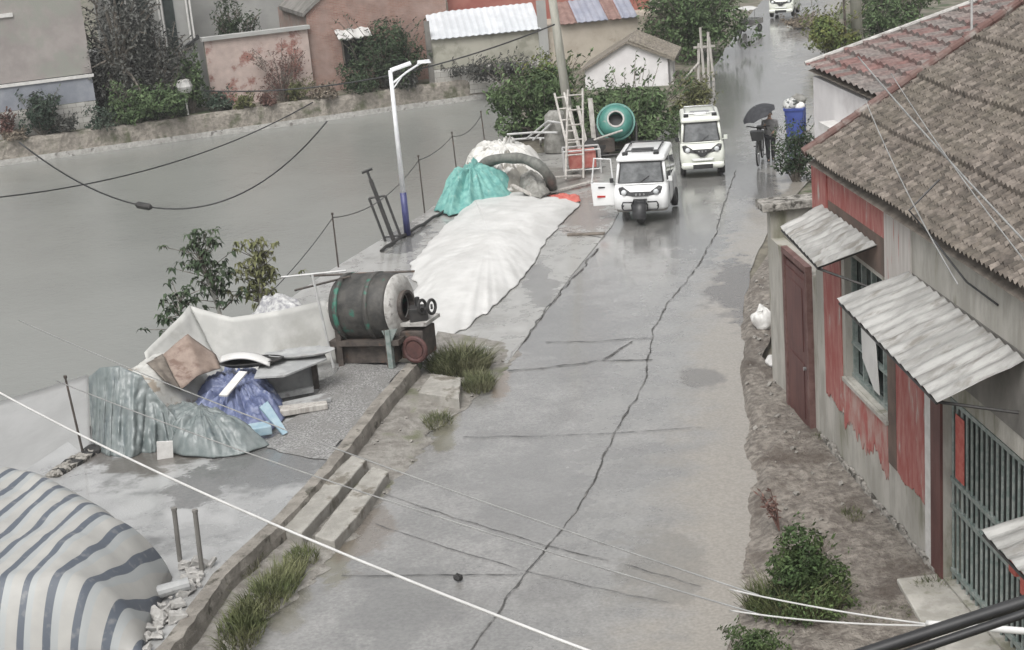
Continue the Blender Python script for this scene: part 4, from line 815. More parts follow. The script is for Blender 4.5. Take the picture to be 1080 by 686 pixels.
def minicab(name, label, loc, rz, body, tri=True, W=.62, Lg=2.35, Ht=1.68):
    t = thing(name, label, 'three-wheeler' if tri else 'mini car', loc, rz, 'small white electric vehicles on the wet road')
    z0 = .30
    # lower body: front at -y, nose bulging forward
    secs = []
    for z, fy, ix in ((z0, .10, .07), (.36, .02, .02), (.52, -.03, 0), (.70, -.02, 0), (.84, .06, .01), (.98, .22, .025)):
        secs.append(rrect(0, (fy+Lg)/2, W-ix, (Lg-fy)/2, .14, z))
    mb = MB(); mb.loft(secs); mb.build('body', body, t, local=True, smooth=True, bevel=.012)
    zb, zr = .955, Ht-.14                               # glass house
    def ring(z, k, inset=0.0): return rrect(0, (lerp(.24, .46, k)+Lg-.04-.10*k)/2, W-.04-.07*k-inset, (Lg-.04-.10*k-lerp(.24, .46, k))/2-inset, .09, z)
    mb = MB(); mb.loft([ring(zb, 0, .02), ring(zr, 1, .02)]); mb.build('interior', black, t, local=True)
    fy = lambda k: lerp(.24, .46, k); wx = lambda k: W-.04-.07*k; by = lambda k: Lg-.04-.10*k
    mb = MB()
    for sx in (-1, 1):                                  # pillars
        for yf in (lambda k: fy(k)+.05, lambda k: lerp(.24, .46, k)+.92, lambda k: by(k)-.05):
            mb = MB(); mb.tube([(sx*(wx(0)-.03), yf(0), zb-.02), (sx*(wx(1)-.03), yf(1), zr+.02)], .042, 8); mb.build('pillar', body, t, local=True, smooth=True)
    k0, k1 = .06, .93
    mb = MB(); mb.prism([(-wx(k0)+.10, fy(k0)-.012, lerp(zb, zr, k0)), (wx(k0)-.10, fy(k0)-.012, lerp(zb, zr, k0)), (wx(k1)-.10, fy(k1)-.012, lerp(zb, zr, k1)), (-wx(k1)+.10, fy(k1)-.012, lerp(zb, zr, k1))], (0, .018, 0)); ws = mb.build('windscreen', vglass, t, local=True)
    mb = MB(); mb.tube([(-wx(k0)+.09, fy(k0)-.018, lerp(zb, zr, k0)), (wx(k0)-.09, fy(k0)-.018, lerp(zb, zr, k0)), (wx(k1)-.09, fy(k1)-.018, lerp(zb, zr, k1)), (-wx(k1)+.09, fy(k1)-.018, lerp(zb, zr, k1))], .018, 6, True); mb.build('screen_seal', black, ws, local=True)
    mb = MB(); mb.tube([(-.05, fy(.05)-.035, zb+.03), (.22, fy(.3)-.035, zb+.20)], .010, 5); mb.build('wiper', black, ws, local=True)
    for sx in (-1, 1):
        if tri and sx == -1: continue
        mb = MB(); mb.prism([(sx*(wx(.05)+.002), fy(.05)+.12, zb+.03), (sx*(wx(.05)+.002), fy(.05)+.85, zb+.03), (sx*(wx(.95)+.004), fy(.95)+.85, zr-.03), (sx*(wx(.95)+.004), fy(.95)+.10, zr-.03)], (sx*.012, 0, 0)); mb.build('side_window', vglass, t, local=True)
        mb = MB(); mb.prism([(sx*(wx(.05)+.002), fy(.05)+1.0, zb+.03), (sx*(wx(.05)+.002), by(.05)-.12, zb+.03), (sx*(wx(.95)+.004), by(.95)-.12, zr-.03), (sx*(wx(.95)+.004), fy(.95)+1.0, zr-.03)], (sx*.012, 0, 0)); mb.build('side_window', vglass, t, local=True)
    mb = MB(); rs = []
    for z, k in ((zr-.01, .0), (zr+.05, .0), (Ht-.03, .03), (Ht, .12)): rs.append(rrect(0, (fy(1)-.07+by(1)+.04)/2, wx(1)+.04-k, (by(1)+.04-fy(1)+.07)/2-k, .10, z))
    mb.loft(rs); roof_ = mb.build('roof', body, t, local=True, smooth=True, bevel=.01)
    mb = MB(); mb.tube([(-.42, .75, Ht+.05), (.42, .75, Ht+.05), (.42, Lg-.35, Ht+.05), (-.42, Lg-.35, Ht+.05)], .02, 6, True)
    for sx in (-.42, .42):
        for y in (.78, Lg-.4): mb.cyl((sx, y, Ht-.02), (sx, y, Ht+.05), .016, 6)
    mb.box((0, .95, Ht+.035), (.56, .22, .07)); mb.build('roof_rack', black if tri else steel, t, local=True)
    for sx in (-.40, .40):
        mb = MB(); mb.box((sx, .53, Ht+.035), (.14, .12, .08)); mb.build('roof_lamp', black, t, local=True, bevel=.015)
    if not tri:
        mb = MB(); mb.box((0, .62, Ht+.05), (.34, .16, .09)); mb.build('roof_sign', white, t, local=True, bevel=.02)
    for sx in (-1, 1):                                   # headlights
        mb = MB(); mb.prism([(sx*.20, -.045, .70), (sx*.52, .0, .74), (sx*.56, .03, .90), (sx*.46, .06, .92), (sx*.28, .0, .82)], (0, .12, 0)); hl = mb.build('headlight', black, t, local=True, bevel=.012)
        mb = MB(); mb.lathe((sx*.41, -.03, .80), (0, -1, .1), [(0, .07), (.02, .065), (.032, .03), (.034, .0)], 14); mb.build('lens', lampglass, hl, local=True, smooth=True)
        mb = MB(); mb.box((sx*(W+.055), .30, 1.06), (.10, .05, .12), (0, 0, sx*-.15)); mb.cyl((sx*(W-.04), .32, 1.0), (sx*(W+.05), .30, 1.04), .012, 6); mb.build('mirror', black if sx < 0 else body, t, local=True, bevel=.015)
    mb = MB(); mb.prism([(-.20, -.05, .70), (.20, -.05, .70), (.26, -.02, .80), (-.26, -.02, .80)], (0, .1, 0)); gr_ = mb.build('grille', black, t, local=True)
    for x in (-.1, 0, .1): mb = MB(); mb.box((x, -.058, .745), (.035, .012, .05)); mb.build('grille_badge', steel, gr_, local=True)
    mb = MB()
    mb.tube([(-W+.02, .10, .99), (-.3, .165, .955), (.3, .165, .955), (W-.02, .10, .99)], .006, 5); mb.build('bonnet_seam', black, t, local=True)
    for sx in (-1, 1):
        mb = MB(); mb.tube([(sx*(W+.001), .46, .38), (sx*(W+.003), .44, .93), (sx*(W-.02), .46, .97)], .006, 5); mb.tube([(sx*(W+.001), 1.28, .38), (sx*(W+.003), 1.28, .93)], .006, 5); mb.build('door_seam', black, t, local=True)
    mb = MB(); mb.loft([rrect(0, (Lg+.08)/2, W-.06, (Lg-.14)/2, .12, .27), rrect(0, (Lg+.05)/2, W-.035, (Lg-.09)/2, .13, .345)]); mb.build('skirt', M('muddy_skirt', (.16, .15, .135), (.30, .29, .27), scale=7, rough=.7), t, local=True)
    if tri:
        wheel(t, (0, -.06, .27), .27, .17, 'front_wheel')
        mb = MB(); mb.lathe((-.11, -.02, .25), (1, 0, 0), [(0, .30), (0, .345), (.05, .36), (.17, .36), (.22, .345), (.22, .30)], 20, R(20), R(170)); 
        # arch over the wheel
        mb = MB(); n = 16; ring1 = []
        for i in range(n+1):
            a = R(-12+200*i/n); ring1.append((math.cos(a), math.sin(a)))
        for x0, x1 in ((-.17, .17),):
            vs = []
            for c_, s_ in ring1:
                vs += [(x0, -.06-c_*.33, .27+s_*.33), (x0, -.06-c_*.365, .27+s_*.365), (x1, -.06-c_*.365, .27+s_*.365), (x1, -.06-c_*.33, .27+s_*.33)]
            mb.add(vs, [(4*i+j, 4*i+(j+1) % 4, 4*i+4+(j+1) % 4, 4*i+4+j) for i in range(n) for j in range(4)])
        mb.build('mudguard', black, t, local=True, smooth=True)
        mb = MB()
        mb.tube([(-.19, -.18, .36), (-.20, -.24, .52), (-.13, -.30, .66), (.13, -.30, .66), (.20, -.24, .52), (.19, -.18, .36)], .022, 8)
        for sx in (-1, 1):
            mb.tube([(sx*.20, -.20, .58), (sx*.43, -.14, .57), (sx*.46, -.13, .50), (sx*.46, -.13, .42), (sx*.42, -.13, .36), (sx*.20, -.20, .38)], .020, 8)
            mb.cyl((sx*.44, -.13, .46), (sx*.44, .03, .46), .018, 6)
        mb.build('front_bar', black, t, local=True, smooth=True)
        for sx in (-1, 1): wheel(t, (sx*(W-.04), Lg-.55, .25), .25, .15)
        # open door on the driver's side, hinged at the front pillar and swung wide
        dm = thing_part = None
        ang = R(192); hx, hy = -W-.01, .36; dx, dy = math.cos(ang), -math.sin(ang)*.9
        def D(q, z): return (hx+dx*q, hy+dy*q, z)
        mb = MB(); mb.prism([D(0, .40), D(.60, .36), D(.64, .98), D(0, .98)], (.0, .05, 0)); door = mb.build('door', body, t, local=True, bevel=.015, label='open door swung out on the driver side')
        mb = MB(); mb.tube([D(.02, .99), D(.05, 1.60), D(.50, 1.62), D(.60, .99)], .022, 7); mb.build('window_frame', body, door, local=True)
        mb = MB(); mb.box(D(.33, .86), (.20, .03, .035)); mb.build('door_handle', black, door, local=True)
        mb = MB(); mb.box(D(.33, .62), (.28, .03, .05)); mb.build('door_pocket', redlens, door, local=True)
        mb = MB(); mb.box((-.30, .95, 1.10), (.42, .12, .62), (.12, 0, 0)); mb.box((-.30, .78, .80), (.42, .40, .12)); mb.build('seat', greycl, t, local=True, bevel=.03)
    else:
        for sx in (-1, 1):
            wheel(t, (sx*(W-.08), .42, .25), .25, .15); wheel(t, (sx*(W-.08), Lg-.45, .25), .25, .15)
        mb = MB(); mb.loft([rrect(0, .0, W-.06, .12, .08, .27), rrect(0, -.02, W-.02, .13, .08, .33), rrect(0, -.02, W-.04, .12, .08, .44)]); mb.build('bumper', body, t, local=True, smooth=True)
        mb = MB(); mb.box((0, -.155, .34), (.56, .02, .13)); mb.build('bumper_grille', black, t, local=True, bevel=.01)
        mb = MB(); mb.prism([(-.26, -.058, .80), (-.06, -.08, .60), (.06, -.08, .60), (.26, -.058, .80), (.0, -.07, .70)], (0, .04, 0)); mb.build('nose_trim', black, t, local=True)
        mb = MB(); mb.prism([(-.32, -.075, .56), (.32, -.075, .56), (.26, -.085, .50), (-.26, -.085, .50)], (0, .03, 0)); mb.build('nose_lip', white, t, local=True)
    return t
minicab('electric_three_wheeler', 'white three-wheeler with black bull bar and an open driver door', tuple(at(677, 235, .045)), R(-13), white, True, .70, 2.35, 1.66)
minicab('electric_mini_car', 'cream-white small cab behind, coming down the road with its doors shut', tuple(at(742, 187, .045)), R(-6), cream, False, .63, 2.3, 1.66)
# ================================================================== PEOPLE
def skinned(name, J, E_, rad, mat, parent, sub=1):
    bm = bmesh.new(); sk = bm.verts.layers.skin.verify(); vs = [bm.verts.new(p) for p in J]
    for a, b in E_: bm.edges.new((vs[a], vs[b]))
    for i, v in enumerate(vs):
        r_ = rad[i]; v[sk].radius = (r_, r_) if isinstance(r_, (int, float)) else r_; v[sk].use_root = (i == 0)
    me = bpy.data.meshes.new(name); bm.to_mesh(me); bm.free(); me.materials.append(mat)
    o = bpy.data.objects.new(name, me); COL.objects.link(o); o.parent = parent
    m1 = o.modifiers.new('skin', 'SKIN'); m1.use_smooth_shade = True; m2 = o.modifiers.new('sub', 'SUBSURF'); m2.levels = sub; m2.render_levels = sub
    return o
def person(label, loc, rz, top, legs, aL, aR, legL, legR, lean=0.0, hair_=hairm):
    """aL,aR: shoulder->elbow->wrist offsets; legs: hip->knee->ankle offsets; front is -y"""
    t = thing('person', label, 'person', loc, rz)
    J = [(0, 0, .92), (0, -.01+lean*.4, 1.12), (0, lean*.8, 1.36), (0, lean, 1.45), (0, lean-.01, 1.53), (0, lean-.03, 1.60), (0, lean-.03, 1.68)]
    rad = [(.145, .115), (.135, .105), (.155, .105), .06, .055, (.078, .092), (.06, .075)]
    E_ = [(0, 1), (1, 2), (2, 3), (3, 4), (4, 5), (5, 6)]
    def chain(start, pts, rs):
        i0 = start
        for p, r_ in zip(pts, rs):
            J.append(p); rad.append(r_); E_.append((i0, len(J)-1)); i0 = len(J)-1
        return i0
    tips = []
    for sx, a in ((-1, aL), (1, aR)):
        sh = Vector((sx*.19, lean*.85, 1.36)); el = sh+Vector(a[0]); wr = el+Vector(a[1]); hd = wr+(wr-el).normalized()*.085
        w_ = chain(2, [sh, el, wr, hd], [.062, .045, .032, .042])
        d = (wr-el).normalized(); sd = d.orthogonal().normalized()
        for k in (-1.5, -.5, .5, 1.5):
            chain(w_, [hd+d*.03+sd*.018*k, hd+d*(.085-.008*abs(k))+sd*.021*k], [.010, .008])
        chain(w_-1, [hd+sd*.05-d*.03], [.011])
        tips.append(hd)
    for sx, l in ((-1, legL), (1, legR)):
        hp = Vector((sx*.095, 0, .88)); kn = hp+Vector(l[0]); an = kn+Vector(l[1]); toe = an+Vector((0, -.19, -.035))
        chain(0, [hp, kn, an, an+Vector((0, .02, -.03)), toe], [.095, .062, .045, .045, .035])
    skinned('body', J, E_, rad, skin, t, 2)
    # clothes follow the same joints a little fatter
    JT = [(0, 0, .82), (0, 0, .95), (0, -.01+lean*.4, 1.12), (0, lean*.8, 1.36), (0, lean, 1.44)]; RT = [(.21, .175), (.20, .17), (.19, .155), (.185, .145), .085]; ET = [(0, 1), (1, 2), (2, 3), (3, 4)]
    for sx, a in ((-1, aL), (1, aR)):
        sh = Vector((sx*.195, lean*.85, 1.36)); el = sh+Vector(a[0]); wr = el+Vector(a[1])*.85
        b = len(JT); JT += [sh, el, wr]; RT += [.085, .070, .058]; ET += [(3, b), (b, b+1), (b+1, b+2)]
    skinned('jacket', JT, ET, RT, top, t, 1)
    JL = [(0, 0, .95)]; RL_ = [(.17, .14)]; EL = []
    for sx, l in ((-1, legL), (1, legR)):
        hp = Vector((sx*.10, 0, .86)); kn = hp+Vector(l[0]); an = kn+Vector(l[1])*.95
        b = len(JL); JL += [hp, kn, an]; RL_ += [.11, .08, .068]; EL += [(0, b), (b, b+1), (b+1, b+2)]
    skinned('trousers', JL, EL, RL_, legs, t, 1)
    hc = Vector(J[5])+Vector((0, .02, .025)); mb = MB()
    mb.grid(lambda u, v: hc+Vector((math.cos(u*2*math.pi)*math.sin(v*1.75)*.093, math.sin(u*2*math.pi)*math.sin(v*1.75)*.108+(0.03 if v > .6 else 0), math.cos(v*1.75)*.118)), 18, 8); mb.build('hair', hair_, t, local=True, smooth=True)
    mb = MB(); f = Vector(J[5])
    mb.cone(f+Vector((0, -.085, .0)), f+Vector((0, -.118, -.018)), .010, .014, 6)
    for sx in (-1, 1): mb.cone(f+Vector((sx*.078, .0, -.01)), f+Vector((sx*.098, .012, 0)), .026, .018, 8)
    mb.build('nose_and_ears', skin, t, local=True, smooth=True)
    mb = MB()
    for sx in (-1, 1): mb.box(f+Vector((sx*.032, -.088, .018)), (.024, .012, .010))
    mb.box(f+Vector((0, -.088, -.045)), (.04, .012, .008)); mb.build('eyes_and_mouth', hairm, t, local=True)
    mb = MB()
    for sx, l in ((-1, legL), (1, legR)):
        an = Vector((sx*.095, 0, .88))+Vector(l[0])+Vector(l[1]); mb.loft([rrect(an.x, an.y-.07, .048, .145, .045, an.z-.075), rrect(an.x, an.y-.07, .05, .14, .045, an.z-.03), rrect(an.x, an.y+.0, .045, .06, .04, an.z+.02)])
    mb.build('shoes', black, t, local=True, smooth=True)
    return t, tips
pl = at(813, 170, .05)
prs, tips = person('person in dark clothes holding a black umbrella beside a bicycle', tuple(pl), R(-8), greycl, darkcl, ((-.02, -.12, -.20), (.03, -.20, .12)), ((.05, -.02, -.27), (-.12, -.20, -.05)), ((.02, -.10, -.40), (0, .05, -.40)), ((-.01, .06, -.40), (0, .10, -.385)), .02)
prs.scale = (.9, .9, .86); pw = Matrix.Rotation(R(-8), 4, 'Z'); hand = pl+(pw @ Vector((tips[0].x*.9, tips[0].y*.9, tips[0].z*.86)))
umb = thing('umbrella', 'open black umbrella tilted over the person on the road', 'umbrella', tuple(hand))
ax = Vector((-.42, -.10, .90)).normalized(); tip = ax*.62
mb = MB(); mb.cyl(-ax*.12, tip+ax*.05, .009, 7); mb.build('shaft', steel, umb, local=True)
mb = MB(); mb.cyl(-ax*.16, -ax*.04, .016, 8); mb.build('handle', black, umb, local=True)
q = ax.to_track_quat('Z', 'Y'); mb = MB()
def umbf(u, v):
    a = u*2*math.pi; seg = abs(math.sin(a*4)); r_ = .52*v*(1-.05*seg*v); return tip+q @ Vector((math.cos(a)*r_, math.sin(a)*r_, -.26*v**2.1-.0*seg+.03*seg*v*v))
mb.grid(umbf, 48, 8); mb.build('canopy', darkcl, umb, local=True, solid=.003)
for k in range(8):
    a = k*math.pi/4; mb = MB(); mb.tube([tip-ax*.01+q @ Vector((math.cos(a)*.52*v, math.sin(a)*.52*v, -.26*v**2.1-.012)) for v in (0.03, .3, .6, .85, .99)], .004, 4); mb.build('rib', steel, umb, local=True)
def bicycle(label, loc, rz):
    t = thing('bicycle', label, 'bicycle', loc, rz)          # front at -y
    for y, nm in ((-.54, 'front_wheel'), (.54, 'rear_wheel')):
        mb = MB(); mb.torus((0, y, .33), (1, 0, 0), .31, .022, 28, 8); wl = mb.build(nm, rubber, t, local=True, smooth=True)
        mb = MB(); mb.torus((0, y, .33), (1, 0, 0), .285, .010, 28, 6); mb.cyl((-.04, y, .33), (.04, y, .33), .025, 8)
        for k in range(14): a = k*math.pi/7; mb.cyl((0, y, .33), (0, y+math.cos(a)*.285, .33+math.sin(a)*.285), .003, 4)
        mb.build('rim', steel, wl, local=True)
    mb = MB(); mb.tube([(0, -.54, .33), (0, -.48, .55), (0, -.40, .82), (0, -.37, .98)], .02, 8); mb.cyl((0, -.42, .74), (0, .08, .30), .02, 8); mb.cyl((0, -.40, .82), (0, .20, .72), .018, 8); mb.cyl((0, .08, .30), (0, .22, .82), .018, 8)
    for x in (-.05, .05): mb.cyl((x, .08, .30), (x, .54, .33), .011, 6); mb.cyl((x, .20, .72), (x, .54, .33), .010, 6)
    mb.build('frame', iron, t, local=True)
    mb = MB(); mb.tube([(-.30, -.22, 1.0), (-.24, -.32, 1.02), (-.08, -.37, 1.0), (.08, -.37, 1.0), (.24, -.32, 1.02), (.30, -.22, 1.0)], .016, 7); mb.build('handlebar', iron, t, local=True)
    mb = MB(); mb.loft([rrect(0, .25, .05, .13, .05, .84), rrect(0, .25, .10, .14, .06, .88), rrect(0, .25, .09, .13, .06, .92)]); mb.build('saddle', black, t, local=True, smooth=True)
    mb = MB(); mb.loft([rrect(0, -.60, .13, .09, .03, .70), rrect(0, -.62, .17, .12, .03, .95)]); mb.build('basket', black, t, local=True)
    mb = MB(); mb.box((0, .52, .70), (.14, .36, .02)); mb.build('carrier', iron, t, local=True)
    mb = MB(); mb.cyl((-.10, .08, .30), (.10, .08, .30), .015, 6); mb.box((.13, .03, .20), (.09, .05, .02)); mb.box((-.13, .13, .40), (.09, .05, .02)); mb.build('pedals', black, t, local=True)
    mb = MB(); mb.tube([(.0, -.54+math.cos(R(a))*.345, .33+math.sin(R(a))*.345) for a in range(20, 171, 15)], .022, 6); mb.tube([(.0, .54+math.cos(R(a))*.345, .33+math.sin(R(a))*.345) for a in range(10, 161, 15)], .022, 6); mb.build('mudguard', black, t, local=True)
    return t
bicycle('dark bicycle with a front basket pushed by the person under the umbrella', tuple(at(802, 171, .05)), R(-16)).scale = (1.1, 1.1, 1.1)
# far traffic
def motor_trike(label, loc, rz):
    t = thing('cargo_tricycle', label, 'tricycle', loc, rz)
    wheel(t, (0, -.9, .27), .27, .1, 'front_wheel')
    for sx in (-.5, .5): wheel(t, (sx, .8, .27), .27, .12)
    mb = MB(); mb.tube([(0, -.9, .27), (0, -.75, .8), (0, -.7, 1.0)], .03, 7); mb.tube([(-.35, -.55, 1.02), (0, -.7, 1.0), (.35, -.55, 1.02)], .02, 6); mb.tube([(0, -.75, .7), (0, -.3, .4), (0, .9, .4)], .04, 7); mb.build('frame', iron, t, local=True)
    mb = MB(); mb.box((0, .7, .58), (1.0, 1.25, .06)); 
    for sx in (-.5, .5): mb.box((sx, .7, .75), (.03, 1.25, .3))
    mb.box((0, 1.31, .75), (.97, .03, .3)); mb.box((0, .09, .75), (.97, .03, .3)); mb.build('cargo_box', steel, t, local=True)
    mb = MB(); mb.box((0, -.15, .72), (.32, .5, .14)); mb.build('saddle', black, t, local=True, bevel=.04)
    mb = MB()
    for sx in (-.45, .45):
        for y in (-.6, .3): mb.cyl((sx, y, .7), (sx, y, 1.62), .016, 6)
    mb.build('canopy_frame', steel, t, local=True)
    mb = MB(); mb.grid(lambda u, v: (lerp(-.6, .6, u), lerp(-.85, .5, v), 1.62+.12*math.sin(u*math.pi)+.03*math.sin(v*9)), 12, 8); mb.build('canopy', whitet, t, local=True, solid=.02)
    return t
ft = motor_trike('far cargo tricycle with a white canopy at the left end of the road', tuple(at(787, 36, .05)), R(-35)); ft.scale = (.8, .8, .72)
fv = minicab('electric_mini_car', 'pale blurred cab far away at the very end of the road', tuple(at(824, 19, .05)), R(-20), cream, False); fv['group'] = 'vehicles far up the road'; ft['group'] = 'vehicles far up the road'
# ================================================================== THINGS BY THE ROAD AND POND
def seg_thing(name, label, cat, base): return thing(name, label, cat, tuple(base))
# blue wheelie bin with rubbish
b0_ = at(839, 147, .02); t = thing('wheelie_bin', 'blue wheelie bin standing by the low house', 'bin', tuple(b0_), R(-15))
mb = MB(); mb.loft([rrect(0, 0, .24, .26, .05, .08), rrect(0, 0, .30, .33, .05, .98)]); mb.build('tub', bluebin, t, local=True)
mb = MB(); mb.loft([rrect(0, 0, .325, .355, .05, .95), rrect(0, 0, .325, .355, .05, 1.02)]); mb.build('rim', bluebin, t, local=True)
for sx in (-.22, .22): wheel(t, (sx, .24, .10), .10, .06)
mb = MB(); mb.box((0, .46, .55), (.62, .05, .85), (-.12, 0, 0)); mb.build('lid', bluebin, t, local=True, bevel=.02)
mb = MB(); mb.tube([(-.2, .36, .95), (-.2, .42, .98), (.2, .42, .98), (.2, .36, .95)], .018, 6); mb.build('handle', bluebin, t, local=True)
r = random.Random(4)
for i, (dx, dy, dz, s_, m_, lb) in enumerate([(-.1, -.05, 1.1, .26, binbag, 'pale rubbish bag piled on top of the blue bin'), (.13, .08, 1.2, .25, greycloth, 'dark rubbish bag at the top of the blue bin'), (.12, -.18, 1.06, .17, bagw, 'white bag hanging at the front of the blue bin')]):
    mb = MB(); c = b0_+Vector((dx, dy, dz))
    mb.grid(lambda u, v: Vector((math.cos(u*6.283)*math.sin(v*math.pi), math.sin(u*6.283)*math.sin(v*math.pi), .75*math.cos(v*math.pi)))*s_*(1+.35*nz(math.cos(u*6.283)*2+i*9, math.sin(u*6.283)*2, v*3, 1.3)), 18, 10)
    mb.v = [v+c for v in mb.v]; tag(mb.build('rubbish_bag', m_, origin=c, smooth=True), lb, 'bag', 'rubbish in the blue bin')
def sack(label, base, sx, sy, sz, m_, seed, name='sack', cat='sack', group=None, amp=.5):
    mb = MB(); base = Vector(base)
    mb.grid(lambda u, v: Vector((math.cos(u*6.283)*math.sin(v*math.pi)*sx, math.sin(u*6.283)*math.sin(v*math.pi)*sy, sz*.5+sz*.5*math.cos(v*math.pi)))*(1+amp*nz(math.cos(u*6.283)*1.6+seed*7, math.sin(u*6.283)*1.6, v*2.5, 1.2)), 22, 12)
    mb.v = [v+base for v in mb.v]; return tag(mb.build(name, m_, origin=base, smooth=True), label, cat, group)
sack('crumpled white sack on the ground beside the yard wall', at(806, 349, .08), .22, .2, .42, bagw, 1)
sack('small pale bag further along the foot of the yard wall', at(817, 388, .12), .14, .12, .2, bagw, 2)
sack('small black lump lying on the smooth road slab', at(484, 613, .03), .06, .05, .09, rubber, 3, 'stone', 'stone')
# lamp pole
lp = at(430, 249, .04); zt_ = height_at(lp, 76); t = thing('street_lamp', 'slim white lamp pole with a navy lower part at the pond edge', 'street lamp', tuple(lp))
mb = MB(); mb.cone((0, 0, 1.15), (0, 0, zt_), .068, .05, 12); mb.build('pole', polew, t, local=True, smooth=True)
mb = MB(); mb.cyl((0, 0, 0), (0, 0, 1.15), .085, 12); mb.build('pole_foot', navy, t, local=True, smooth=True)
mb = MB(); mb.box((0, 0, .01), (.30, .30, .02)); mb.build('base_plate', iron, t, local=True)
mb = MB(); mb.tube([(0, 0, zt_-.35), (.40, .1, zt_-.10), (.80, .2, zt_+.10)], .028, 7); mb.tube([(0, 0, zt_-.5), (.28, .06, zt_-.18)], .02, 6); mb.build('arm', polew, t, local=True)
mb = MB(); mb.box((.26, .2, zt_+.04), (.55, .26, .035), (.15, -.25, .1)); mb.cyl((0, 0, zt_-.06), (.2, .12, zt_+.02), .022, 6); mb.build('solar_panel', polew, t, local=True)
mb = MB(); mb.loft([rrect(.86, .22, .18, .09, .05, zt_+.08), rrect(.85, .22, .15, .08, .05, zt_+.15)]); mb.build('lamp_head', polew, t, local=True)
# pond fence posts and wires
FP = []
for i, (x, yb, yt, tx, lb) in enumerate([(357, 282, 226, 351, 'thin iron post at the pond edge behind the big mixer drum'), (448, 225, 165, 440, 'thin iron post at the pond edge right of the lamp pole'), (483, 192, 140, 477, 'thin iron post beside the teal net pile'), (514, 172, 118, 513, 'thin iron post behind the pile of sheets'), (88, 480, 398, 83, 'thin iron post at the corner of the pale slope')]):
    p = at(x, yb, PZ if i in (0, 4) else .05); h_ = height_at(p, yt)-p.z; mb = MB(); mb.cone(p, p+Vector((-.02*i, .02, h_)), .022, .018, 7); mb.cone(p+Vector((-.02*i, .02, h_-.02)), p+Vector((-.02*i, .02, h_+.03)), .03, .03, 6)
    FP.append(p+Vector((-.02*i, .02, h_*.93))); tag(mb.build('fence_post', rust, origin=p), lb, 'post', 'iron posts along the pond')
def sag(a, b_, d, n=16): return [a.lerp(b_, i/n)+Vector((0, 0, -4*d*(i/n)*(1-i/n))) for i in range(n+1)]
def wire(label, pts, r_, m_, name='wire', cat='wire', group='wires along the pond', extra=None):
    mb = MB(); mb.tube(pts, r_, 6); o = mb.build(name, m_, smooth=True); return tag(o, label, cat, group)
wire('slack wire between the post at the mixer and the post at the lamp', sag(FP[0], FP[1], .35), .011, cable_k)
wire('slack wire between the posts beside the lamp and the teal net', sag(FP[1], FP[2], .1), .011, cable_k)
wire('slack wire between the two posts behind the pile', sag(FP[2], FP[3], .2), .011, cable_k)
wire('slack wire running left from the post behind the mixer', sag(FP[0], FP[0]+Vector((-1.3, -4.4, -.75)), .1), .011, cable_k)
# leaning dark rack at pond edge
rb = at(413, 254, .05); t = thing('iron_rack', 'dark iron rack with a tall tee handle leaning back at the pond edge', 'rack', tuple(rb))
def LR(x, y, z): return (x-z*.29, y+z*.25, z)
mb = MB(); mb.cyl(LR(-.16, 0, 0), LR(-.16, 0, 1.1), .035, 6); mb.cyl(LR(.26, .05, 0), LR(.26, .05, 1.12), .035, 6); mb.cyl(LR(-.16, 0, 1.1), LR(.26, .05, 1.12), .03, 6); mb.cyl(LR(-.14, 0, .1), LR(.24, .05, .1), .025, 6); mb.build('side_frame', iron, t, local=True)
mb = MB(); mb.cyl(LR(.05, .02, 0), LR(.05, .02, 1.55), .055, 8); mb.cyl(LR(.05, .02, 1.5), LR(.05, .02, 1.78), .035, 6); mb.build('centre_post', iron, t, local=True)
mb = MB(); mb.cyl(LR(-.10, .02, 1.74), LR(.20, .02, 1.82), .035, 7); mb.build('tee_handle', iron, t, local=True)
# ================================================================== SHEETS, PILES, PLATFORM CLUTTER
def drape(name, label, cat, pix, z, hfn, m_, rings=26, n=120, group=None, fold=.02, fs=2.5, seed=0, jag=.03, parent=None, thick=.012, pleat=0.0, pk=4.0):
    P = [at(x, y, z) if len((x, y)) == 2 else None for x, y in pix]; c = sum(P, Vector())/len(P); P = P+[P[0]]
    mb = MB()
    def f(u, v):
        p = poly_at(P, u); d = p-c; p = c+d*(1+jag*2*nz(p.x, p.y, seed, 2.2)*v)*v
        a_ = u*6.28318; h = hfn(v, p)+pleat*((abs(nz(math.cos(a_)*pk, math.sin(a_)*pk, seed+.3*v, 1.0))-.2)+.6*(abs(nz(math.cos(a_)*pk*2.3, math.sin(a_)*pk*2.3, seed+4+.4*v, 1.0))-.2))*min(1, v*2)*min(1, (1-v)*4+.1)
        return (p.x, p.y, z+.012+h+fold*(.7*nz(p.x, p.y, seed+3, fs)+1.5*crease(p.x, p.y*.6, seed+5, fs*.9)+.9*crease(p.x*.6, p.y, seed+9, fs*2.1)+.3*nz(p.x, p.y, seed+2, fs*5))*min(1, (1-v)*5+.15))
    mb.grid(f, int(n*1.5), int(rings*1.7))
    if parent: return mb.build(name, m_, parent, smooth=True)
    o = mb.build(name, m_, smooth=True, solid=thick, origin=c); return tag(o, label, cat, group)
